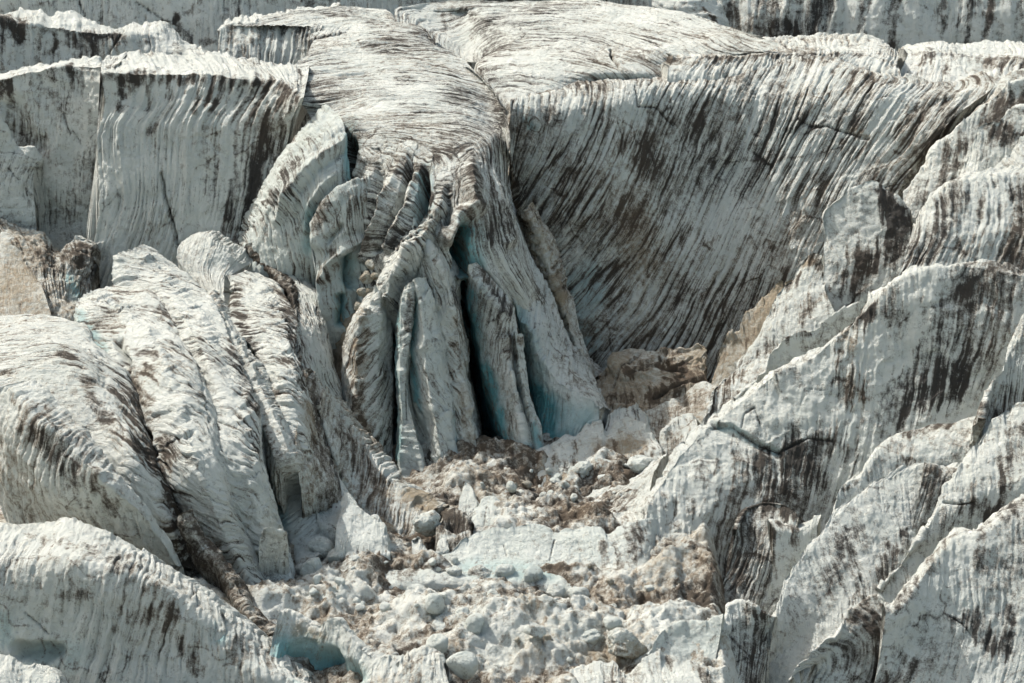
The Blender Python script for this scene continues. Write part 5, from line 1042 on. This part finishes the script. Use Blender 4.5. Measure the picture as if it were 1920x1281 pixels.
loft('ice_ridge', 'knobbly white ridge with blunt teeth below the turquoise slab, right of the deepest crevasse', 'ice ridge',
     [[(985, 900, 145.6), (1030, 905, 145.2), (1080, 905, 145.2), (1140, 900, 145.4), (1200, 900, 145.4), (1245, 880, 146.4)],
      [(1005, 850, 148), (1043, 833, 148.8), (1059, 810, 149.8), (1080, 817, 149.6), (1092, 800, 150.2), (1103, 792, 150.5), (1127, 789, 150.6), (1137, 806, 149.8), (1155, 795, 150.3), (1177, 786, 150.6), (1204, 799, 150), (1222, 815, 149.3), (1234, 832, 148.6)]],
     res=.05, fl=0.052, fw=.7, fl_len=2, dirt=0.11, ds=.42, dw=.4, dlen=1.4, brown=.4, back=(.2, 1.5, -2.5), med=.28, crest_ten=.1, utight=.4,
     strokes=[('d', 11, 0.98, [(1076, 830), (1080, 834)]), ('n', 30, .35, [(1120, 850), (1200, 840)]), ('d', 28, 0.63, [(1130, 850), (1220, 850)]), ('d', 22, 0.56, [(1060, 880), (1140, 890)])])
loft('ice_block', 'white peaked block behind the knobbly toothed ridge, below the brown boulder', 'ice block',
     [[(1130, 830, 151), (1180, 840, 150.6), (1225, 845, 150.4), (1245, 830, 151)],
      [(1140, 785, 152.6), (1163, 768, 153.4), (1177, 764, 153.6), (1190, 757, 154), (1202, 766, 153.6), (1212, 780, 153), (1226, 800, 152.2), (1236, 822, 151.4)]],
     res=.05, fl=0.039, fw=.6, dirt=0.08, ds=.4, brown=.3, back=(.3, 1.2, -2), med=.2)
loft('ice_block', 'white spike of ice leaning on the great ridge, right of the peaked block', 'ice block',
     [[(1225, 860, 149), (1250, 870, 148.6), (1285, 860, 148.6), (1310, 830, 149)],
      [(1238, 834, 149.6), (1243, 818, 150.2), (1256, 800, 151), (1274, 786, 151.6), (1292, 778, 151.8), (1306, 790, 151.2)]],
     res=.05, fl=0.039, fw=.5, dirt=0.11, ds=.42, brown=.4, back=(.3, 1, -2), med=.16)
BOULDER = loft('ice_boulder', 'large square tan boulder at the foot of the dark striped wall', 'boulder',
     [[(1110, 770, 155.6), (1160, 780, 155.2), (1230, 780, 155.2), (1300, 760, 155.8), (1330, 745, 156.2)],
      [(1112, 738, 157), (1150, 735, 157), (1220, 735, 156.6), (1290, 720, 157), (1326, 710, 157.4)],
      [(1118, 724, 158), (1138, 704, 158.8), (1152, 680, 159.6), (1180, 690, 158.9), (1220, 700, 158.4), (1270, 680, 159), (1318, 700, 158.4)],
      [(1120, 718, 159), (1140, 690, 160.4), (1160, 659, 161.6), (1197, 656, 161.8), (1217, 662, 161.4), (1250, 654, 161.6), (1278, 646, 161.8), (1305, 644, 161.8), (1322, 650, 161.4), (1326, 690, 160)]],
     res=.05, fl=0.065, fw=.7, fl_len=2, dirt=.16, ds=.5, dw=.4, dlen=1.5, brown=.88, back=(0, 1.5, -3), med=.3, crest_ten=.5, fac=.36, hard=.5, strata=.2, utight=.4,
     strokes=[('k', 7, .5, [(1180, 702), (1230, 684), (1290, 694)]), ('k', 8, .6, [(1225, 744), (1270, 718), (1322, 708)]), ('k', 5, .4, [(1150, 722), (1166, 690), (1200, 668)]), ('k', 5, .4, [(1240, 672), (1262, 690), (1300, 668)]), ('d', 16, .5, [(1140, 750), (1210, 752), (1290, 735)]), ('d', 12, 1.00, [(1180, 700), (1230, 680), (1290, 690)]), ('d', 14, 1.00, [(1225, 740), (1270, 715), (1318, 705)]), ('w', 12, .3, [(1200, 715), (1250, 700)]), ('d', 10, 0.70, [(1240, 660), (1290, 650)])])
loft('ice_boulder', 'muddy grey-brown mound right of the square tan boulder', 'boulder',
     [[(1200, 830, 151.6), (1250, 835, 151.4), (1310, 825, 151.6), (1350, 800, 152.4)],
      [(1206, 772, 154.4), (1232, 760, 155), (1270, 750, 155.4), (1300, 730, 156), (1322, 722, 156.2), (1342, 732, 155.6)]],
     res=.055, fl=0.052, fw=.7, fl_len=2, dirt=0.42, ds=.5, dw=.5, dlen=1.2, brown=.6, back=(0, 1.5, -2.5), med=.3, crest_ten=0)
loft('ice_ridge', 'brown-stained snowy apron sloping from the great ridge down to the bowl floor', 'ice ridge',
     [[(1040, 1000, 137.4), (1090, 1002, 137.2), (1140, 1002, 137.2), (1190, 1000, 137.4), (1212, 985, 138)],
      [(1060, 962, 139.8), (1100, 950, 140.4), (1130, 942, 140.8), (1170, 935, 141), (1200, 920, 141.6), (1225, 900, 142.4)],
      [(1088, 940, 142.4), (1115, 920, 143.4), (1140, 905, 144.2), (1170, 898, 144.5), (1198, 890, 144.8), (1225, 870, 145.4), (1250, 850, 146)]],
     res=.055, grain=30, fl=0.078, fw=.5, fl_len=3, dirt=0.19, ds=.5, dw=.35, dlen=1.6, brown=.5, back=(.3, 1.5, -2.5), med=.28,
     strokes=[('d', 18, 0.56, [(1140, 960), (1180, 940)])])
loft('ice_block', 'brown-topped leaning slab at the mouth of the bowl, below the striped apron', 'ice block',
     [[(1130, 1005, 136.4), (1160, 1010, 136.2), (1200, 1005, 136.4)],
      [(1132, 985, 137.6), (1150, 965, 138.4), (1172, 952, 139), (1195, 948, 139.2), (1206, 962, 138.4)]],
     res=.05, fl=0.033, fw=.5, dirt=0.13, ds=.4, brown=.5, back=(.2, 1, -1.6), med=.16)
loft('ice_block', 'pale shattered block with a cracked front, behind the left half of the low curved wall', 'ice block',
     [[(880, 1000, 137), (905, 1002, 136.8), (940, 1000, 137), (965, 985, 137.6)],
      [(890, 955, 139), (905, 940, 139.6), (918, 935, 139.8), (930, 938, 139.7), (948, 950, 139.2), (962, 965, 138.6)]],
     res=.05, fl=0.046, fw=.6, dirt=0.07, ds=.4, brown=.3, blue=.12, back=(.2, 1, -1.6), med=.18, strokes=[('k', 2, .2, [(912, 950), (908, 985)])])
loft('ice_block', 'pointed white spike at the foot of the split blades', 'ice block',
     [[(858, 968, 138.6), (875, 972, 138.4), (895, 965, 138.8)],
      [(864, 920, 141), (872, 900, 142), (880, 905, 141.8), (890, 928, 140.6), (898, 950, 139.6)]],
     res=.045, fl=0.026, fw=.5, dirt=0.05, ds=.3, back=(.2, .8, -1.6), med=.1, drop=(0, .3, -1))
loft('ice_block', 'small triangular tooth of white ice at the left end of the low curved wall', 'ice block',
     [[(772, 1045, 133.2), (788, 1046, 133), (806, 1043, 133.2)],
      [(773, 1004, 134.6), (780, 998, 134.9), (790, 1006, 134.6), (800, 1020, 134.2), (807, 1038, 133.6)]],
     res=.045, fl=0.019, fw=.4, dirt=0.09, ds=.3, brown=.3, back=(.1, .6, -1.4), med=.08, drop=(0, .3, -1))
loft('ice_block', 'tiny rounded white tooth next to the triangular one', 'ice block',
     [[(816, 1036, 133.4), (828, 1036, 133.4), (842, 1032, 133.6)],
      [(819, 1026, 134), (826, 1012, 134.5), (833, 1010, 134.6), (840, 1022, 134.1)]],
     res=.045, fl=0.019, fw=.4, dirt=0.07, ds=.3, back=(.1, .5, -1), med=.06, drop=(0, .3, -1))
loft('dirt_boulder', 'black hollow boulder where the brown streaked ridge meets the bowl', 'boulder',
     [[(815, 1030, 134.4), (845, 1035, 134.2), (885, 1025, 134.6)],
      [(822, 985, 136.4), (838, 962, 137.4), (852, 958, 137.6), (866, 968, 137.2), (880, 988, 136.3)]],
     res=.045, fl=0.052, fw=.4, fl_len=1, dirt=0.70, ds=.5, brown=.4, back=(.2, 1, -1.6), med=.3, strokes=[('c', 16, .6, [(845, 985), (860, 990)]), ('d', 22, 0.70, [(845, 980), (862, 990)]), ('w', 9, .8, [(835, 1015), (872, 1000)])])

B = block
B('ice_boulder', 'round white boulder with a smooth face at the bottom edge, centre', 'boulder', 865, 1266, 117.4, 1.75, 1.6, seed=11, dirt=0.05, ds=.25, brown=.05, blue=.12, rough=.06, round_=.4)
B('ice_block', 'angular bluish cube of ice in front of the low curved wall', 'ice block', 998, 1090, 130.6, 1.3, 1.0, seed=4, dirt=0.03, ds=.2, blue=.2, rough=.05, rz=.5, n_cut=7)
B('ice_block', 'white ring-shaped lump of ice at the left foot of the low curved wall', 'ice block', 850, 1084, 131, 1.0, .85, seed=5, dirt=0.07, ds=.3, rough=.2)
B('dirt_boulder', 'dark speckled dome of dirt in front of the low curved wall', 'boulder', 902, 1086, 130.9, 1.5, .85, seed=6, dirt=0.42, ds=.5, brown=.4, rough=.16)
B('ice_block', 'bluish blunt block just left of the angular ice cube', 'ice block', 948, 1084, 130.9, 1.2, .9, seed=7, dirt=0.11, ds=.35, blue=.15)
B('ice_boulder', 'chunky snow-topped boulder right of the angular ice cube', 'boulder', 1040, 1122, 128.9, 1.2, .95, seed=8, dirt=0.13, ds=.4, brown=.3)
B('ice_boulder', 'white humped boulder under the right half of the low curved wall', 'boulder', 1084, 1124, 128.8, 1.3, .8, seed=9, dirt=0.09, ds=.35, brown=.3, round_=.4)
B('ice_boulder', 'smooth white dome left of the bowl with a small blue shadow line', 'boulder', 588, 1085, 130.6, 1.6, 1.5, seed=10, dirt=0.05, ds=.25, blue=.14, rough=.08)
B('ice_boulder', 'speckled grey boulder in the middle of the bowl rubble', 'boulder', 835, 1200, 123.4, 2.0, 1.6, seed=21, dirt=0.35, ds=.45, brown=.2)
B('ice_boulder', 'brown cracked boulder near the square pale block, lower right of the bowl', 'boulder', 1176, 1236, 120.6, 2.2, 2.0, seed=22, dirt=0.35, ds=.5, brown=.8, rough=.22)
B('ice_boulder', 'white lump at the right side of the bowl rubble', 'boulder', 1120, 1180, 124.4, 2.0, 1.2, seed=23, dirt=0.08, ds=.35, brown=.3, rough=.2)
B('ice_boulder', 'wide pale lump in front of the right side lump', 'boulder', 1110, 1210, 122.6, 2.4, 1.1, seed=24, dirt=0.10, ds=.35, brown=.3, rough=.2)
B('ice_boulder', 'small round boulder with a dark cave beside it in the middle rubble', 'boulder', 1032, 1200, 123.2, 1.2, 1.0, seed=25, dirt=0.10, ds=.35, brown=.2, round_=.4)
B('ice_boulder', 'curled white lip of ice above the apron, beside the great ridge', 'boulder', 1206, 884, 145, 1.9, 1.3, seed=26, dirt=0.09, ds=.35, brown=.3, round_=.4, rough=.16)
B('ice_block', 'flat bluish wedge in the dirt below the knobbly toothed ridge', 'ice block', 1140, 892, 144.9, 1.9, 1.2, seed=27, dirt=0.13, ds=.4, blue=.14, tilt=-.4)
B('ice_boulder', 'crumbly snow lump left of the flat bluish wedge', 'boulder', 1090, 896, 144.8, 1.6, 1.2, seed=28, dirt=0.19, ds=.5, brown=.5, rough=.25)
B('ice_block', 'pale leaning shard at the left side of the bowl, under the lumpy serac', 'ice block', 612, 1150, 126.6, 1.8, 1.7, seed=29, dirt=0.15, ds=.4, brown=.4, tilt=.5)
B('ice_block', 'grey shard between the leaning shard and the smooth dome', 'ice block', 660, 1120, 128.6, 1.6, 1.1, seed=30, dirt=0.21, ds=.4, brown=.4, tilt=.3)
B('ice_block', 'pale block in the gap right of the small tooth serac', 'ice block', 682, 1082, 131, 1.3, 1.0, seed=31, dirt=0.15, ds=.4, brown=.3)
B('ice_block', 'brown rough chunk wedged beside the dark hollow boulder', 'ice block', 800, 1000, 136.2, 1.6, 1.8, seed=32, dirt=0.35, ds=.5, brown=.6, rough=.2)
B('ice_block', 'tan chunk under the overhang at the far left edge', 'ice block', 20, 945, 137.8, 2.6, 1.5, seed=33, dirt=0.15, ds=.35, brown=1., rough=.2)
B('ice_block', 'small white cone in the dark gap at the far left', 'ice block', 62, 975, 136, 1.0, 1.1, seed=34, dirt=0.15, ds=.35, brown=.3)
B('ice_block', 'white lump in the brown rubble strip between the fin and the dusty fin', 'ice block', 630, 622, 157.4, 1.1, .9, seed=35, dirt=0.07, ds=.3)

# crumbled debris, tan, in the gap left of the dusty fin
loft('debris_ridge', 'sandy crumbled debris filling the gap left of the brown-stained fin', 'debris',
     [[(600, 660, 157.8), (612, 720, 155.4), (628, 780, 152.8), (645, 830, 150.6)],
      [(618, 610, 158.4), (628, 680, 155.6), (640, 740, 153), (654, 800, 150.6)],
      [(680, 490, 160), (668, 560, 158), (656, 640, 155.8), (660, 740, 152.6), (668, 800, 150.6)]],
     shape='roof', res=.05, fl=0.039, fw=.4, fl_len=.6, dirt=0.25, ds=.45, dw=.4, dlen=.6, brown=.95, med=.4, fine=.12, drop=(0, 1, -2))
for i, (px, py, Y, w) in enumerate([(696, 504, 155.2, .8), (688, 528, 155, .95), (680, 556, 155, .8), (703, 524, 154.8, .6), (674, 584, 154.8, .85), (692, 552, 154.6, .55), (668, 612, 154.2, .8)]):
    B('ice_crumb', 'sandy tan crumb of ice lodged in the gap under the small humped lobe', 'ice crumb', px, py, Y, w, w * .9, seed=60 + i, dirt=0.25, ds=.5, brown=.95, rough=.16, n_cut=7, group='sandy crumbs in the gap of the tongue')
B('ice_block', 'white rounded block at the foot of the small curved serac', 'ice block', 600, 1040, 133.4, 1.5, 1.2, seed=70, dirt=0.15, ds=.4, brown=0.3, rough=.1, n_cut=8)
B('ice_block', 'pale block between the bulging plate and the bowl', 'ice block', 640, 1060, 132.2, 1.7, 1.3, seed=71, dirt=0.11, ds=.4, brown=0.3, rough=.1, n_cut=8)
B('ice_block', 'dirty grey block squeezed beside the tall smooth serac', 'ice block', 570, 1075, 131.6, 1.2, 1.1, seed=72, dirt=0.30, ds=.4, brown=0.5, rough=.1, n_cut=8)
B('ice_block', 'clean white block on the left rim of the bowl', 'ice block', 625, 1105, 129.8, 1.3, 1.0, seed=73, dirt=0.07, ds=.4, brown=0.2, rough=.1, n_cut=8)
B('ice_block', 'tan block at the left end of the low curved ice wall', 'ice block', 700, 1062, 132, 1.1, 0.9, seed=74, dirt=0.35, ds=.4, brown=0.6, rough=.1, n_cut=8)
B('ice_block', 'brown dusty block among the pale ones left of the bowl', 'ice block', 655, 1090, 130.8, 1.0, 0.8, seed=75, dirt=0.40, ds=.4, brown=0.6, rough=.1, n_cut=8)
B('ice_block', 'grey-brown block where the tall serac meets the bowl floor', 'ice block', 560, 1130, 128, 1.2, 1.0, seed=76, dirt=0.25, ds=.4, brown=0.5, rough=.1, n_cut=8)
# ================================================================== ground
def ground():
    xs = np.concatenate([np.linspace(-420, -27, 26), np.arange(-26, 26.01, .11), np.linspace(27, 420, 26)])
    ys = np.concatenate([np.linspace(40, 111, 14), np.arange(112, 152.01, .11), np.linspace(153, 420, 60)])
    X, Y = np.meshgrid(xs, ys)
    near = sstep(24, 17, np.abs(X)) * sstep(158, 150, Y) * sstep(106, 114, Y)
    Z = np.full(X.shape, .05)
    lump = fbm(X * .24, Y * .24, 3.3, 2) * 1.9 + .42 * ridged(X * .55, Y * .55, 1.7, 3) + .34 * ridged(X * 1.1, Y * 1.1, 8.1, 3) + .08 * ridged(X * 2.6, Y * 2.6, 4.4, 2)
    fa, fe = facets(X / 1.5 + .4 * fbm(X, Y, 5.5, 2), Y / 1.5 + .4 * fbm(X, Y, 9.5, 2), 5); fb, fe2 = facets(X / .6 + .3 * fbm(X * 2, Y * 2, 5.5, 2), Y / .6, 9)
    lump = lump + .38 * fa * sstep(0, .25, fe) + .07 * fb * sstep(0, .3, fe2)
    Z = Z + near * lump - (1 - near) * 3.0
    PX, PY = project(np.stack([X, Y, Z], axis=2))
    # two real heaves of the rubble, and the far slope that closes the valley
    Z = Z + near * (.9 * np.exp(-(((X + 1.5) / 5.) ** 2 + ((Y - 125.2) / 2.6) ** 2)) + .7 * np.exp(-(((X - 4.5) / 4.) ** 2 + ((Y - 125.5) / 2.) ** 2)))
    Z = Z - 12 * sstep(11, 14.5, X) * sstep(160, 150, Y)
    back = np.clip(Y - 228, 0, None)
    Z = Z + back * .62 + np.clip(np.abs(X) - 60, 0, None) * .25 + (1 - near) * fbm(X * .05, Y * .05, .7, 3) * np.clip(np.abs(Y - 130) / 60, 0, 1) * 3
    bl = fbm(X * .22 + 9, Y * .22, 2.2, 3); st = fbm(X * 1.3, Y * 1.3 + 20, 7.7, 3)
    D = .55 + 1.3 * bl + .4 * st + .45 * sstep(.1, 0, fe) + .25 * sstep(.12, 0, fe2) - .42 * np.clip(lump, -1, 1) + .1 + .22 * sstep(133, 137, Y)
    Bm = .66 + .4 * perlin(X * .3, Y * .3, 6.1)
    mask = np.stack([np.clip(D, 0, 1.3), np.clip(Bm, 0, 1), np.full(X.shape, .04), np.zeros(X.shape)], axis=2).reshape(-1, 4)
    nv, nu = X.shape
    idx = np.arange(nv * nu).reshape(nv, nu)
    qd = np.stack([idx[:-1, :-1], idx[:-1, 1:], idx[1:, 1:], idx[1:, :-1]], axis=2).reshape(-1, 4)
    V = np.stack([X, Y, Z], axis=2).reshape(-1, 3)
    o = link_mesh('glacier_ground', V, qd, np.zeros((0, 3), int), np.stack([X * .6, Y], axis=2).reshape(-1, 2), mask, ICE, origin=np.array([0., 130., 0.]))
    tag(o, 'dirty rubble-covered ice floor of the bowl', kind='structure')
    return X, Y, Z, near


GX, GY, GZ, _ = ground()
gxs, gys = GX[0], GY[:, 0]


def ground_z(x, y):
    return float(GZ[min(np.searchsorted(gys, y), len(gys) - 1), min(np.searchsorted(gxs, x), len(gxs) - 1)])


# loose chunks lying in the bowl; each a thing of its own
rs = np.random.RandomState(5)
protos = []
import bmesh
for k in range(14):
    tone = k % 3
    o = block('ice_chunk', 'x', 'ice chunk', 900, 1150, 126, 1.0, .7 + .3 * (k % 2), seed=100 + k, sub=4, sink=.5,
              dirt=(-.02, .12, .38)[tone], ds=.4, brown=(.15, .45, .8)[tone], rough=.12, n_cut=7, round_=.2)
    protos.append(o)
white_l = 'small loose white ice chunk lying in the bowl rubble'
dirty_l = 'small loose dusty tan chunk lying in the bowl rubble'
dark_l = 'small loose dark dirty chunk lying in the bowl rubble'
used = set()
# traced areas: (px range, py range, count, size)
areas = [((700, 1160), (1060, 1140), 20, (.3, .9)), ((640, 1240), (1110, 1281), 26, (.3, 1.3)), ((900, 1200), (895, 960), 26, (.25, .8)), ((560, 720), (1050, 1150), 16, (.3, .8))]
for (xa, xb), (ya, yb), n, (sa, sb) in areas:
    for i in range(n):
        px, py = rs.uniform(xa, xb), rs.uniform(ya, yb)
        p = pt(px, py, -62.0)
        k = rs.choice(14, p=np.array([1.8 if j % 3 == 0 else 1.0 if j % 3 == 1 else .7 for j in range(14)]) / sum([1.8 if j % 3 == 0 else 1.0 if j % 3 == 1 else .7 for j in range(14)]))
        src = protos[k]
        if k in used:
            o = src.copy(); C.objects.link(o)
        else:
            o = src; used.add(k)
        s = sa + (sb - sa) * rs.rand() ** 2.2
        o.scale = (s, s * rs.uniform(.8, 1.2), s * rs.uniform(.7, 1.1))
        o.rotation_euler = (0, 0, rs.uniform(0, 6.28))
        o.location = (p[0], p[1], ground_z(p[0], p[1]) - .18 * s)
        o['label'] = (white_l, dirty_l, dark_l)[k % 3]
        o['group'] = ('loose white chunks in the bowl', 'loose dusty chunks in the bowl', 'loose dark chunks in the bowl')[k % 3]
for k, o in enumerate(protos):
    if k not in used: bpy.data.objects.remove(o)

# ================================================================== camera, light
cam = bpy.data.cameras.new('camera'); co = bpy.data.objects.new('camera', cam); C.objects.link(co)
cam.sensor_width = 36; cam.lens = 36 * FPX / IW; cam.clip_end = 3000
co.location = (0, 0, CAMZ); co.rotation_euler = (math.pi / 2 - PITCH, 0, 0)
bpy.context.scene.camera = co

SUN_EL, SUN_AZ = math.radians(47), math.radians(-52)       # azimuth measured from straight ahead, towards the left is negative
w = bpy.data.worlds.new('World'); bpy.context.scene.world = w; w.use_nodes = True
nt = w.node_tree; bg = nt.nodes['Background']
sky = nt.nodes.new('ShaderNodeTexSky'); sky.sky_type = 'NISHITA'; sky.sun_disc = False
sky.sun_elevation = SUN_EL; sky.sun_rotation = SUN_AZ; sky.air_density = 1.4; sky.dust_density = 3.0; sky.ozone_density = .6
tint = nt.nodes.new('ShaderNodeMix'); tint.data_type = 'RGBA'; tint.blend_type = 'MULTIPLY'; tint.inputs[0].default_value = 1
tint.inputs[7].default_value = (1, .92, .77, 1)                # a hazy, milky sky rather than a deep blue one
nt.links.new(sky.outputs[0], tint.inputs[6]); nt.links.new(tint.outputs[2], bg.inputs[0]); bg.inputs[1].default_value = SKY_S
sd = bpy.data.lights.new('sun', 'SUN'); sd.energy = SUN_S; sd.angle = math.radians(.5); sd.color = (1, .96, .9)
so = bpy.data.objects.new('sun', sd); C.objects.link(so)
from mathutils import Vector
dirv = Vector((math.sin(SUN_AZ) * math.cos(SUN_EL), math.cos(SUN_AZ) * math.cos(SUN_EL), math.sin(SUN_EL)))
so.rotation_euler = dirv.to_track_quat('Z', 'Y').to_euler()
so.location = (0, 150, 150)

sc = bpy.context.scene
sc.view_settings.view_transform = 'Standard'; sc.view_settings.look = 'None'
sc.view_settings.exposure = EXPOSURE; sc.view_settings.gamma = 1
sc.cycles.use_denoising = True
sc.cycles.max_bounces = 6; sc.cycles.diffuse_bounces = 5
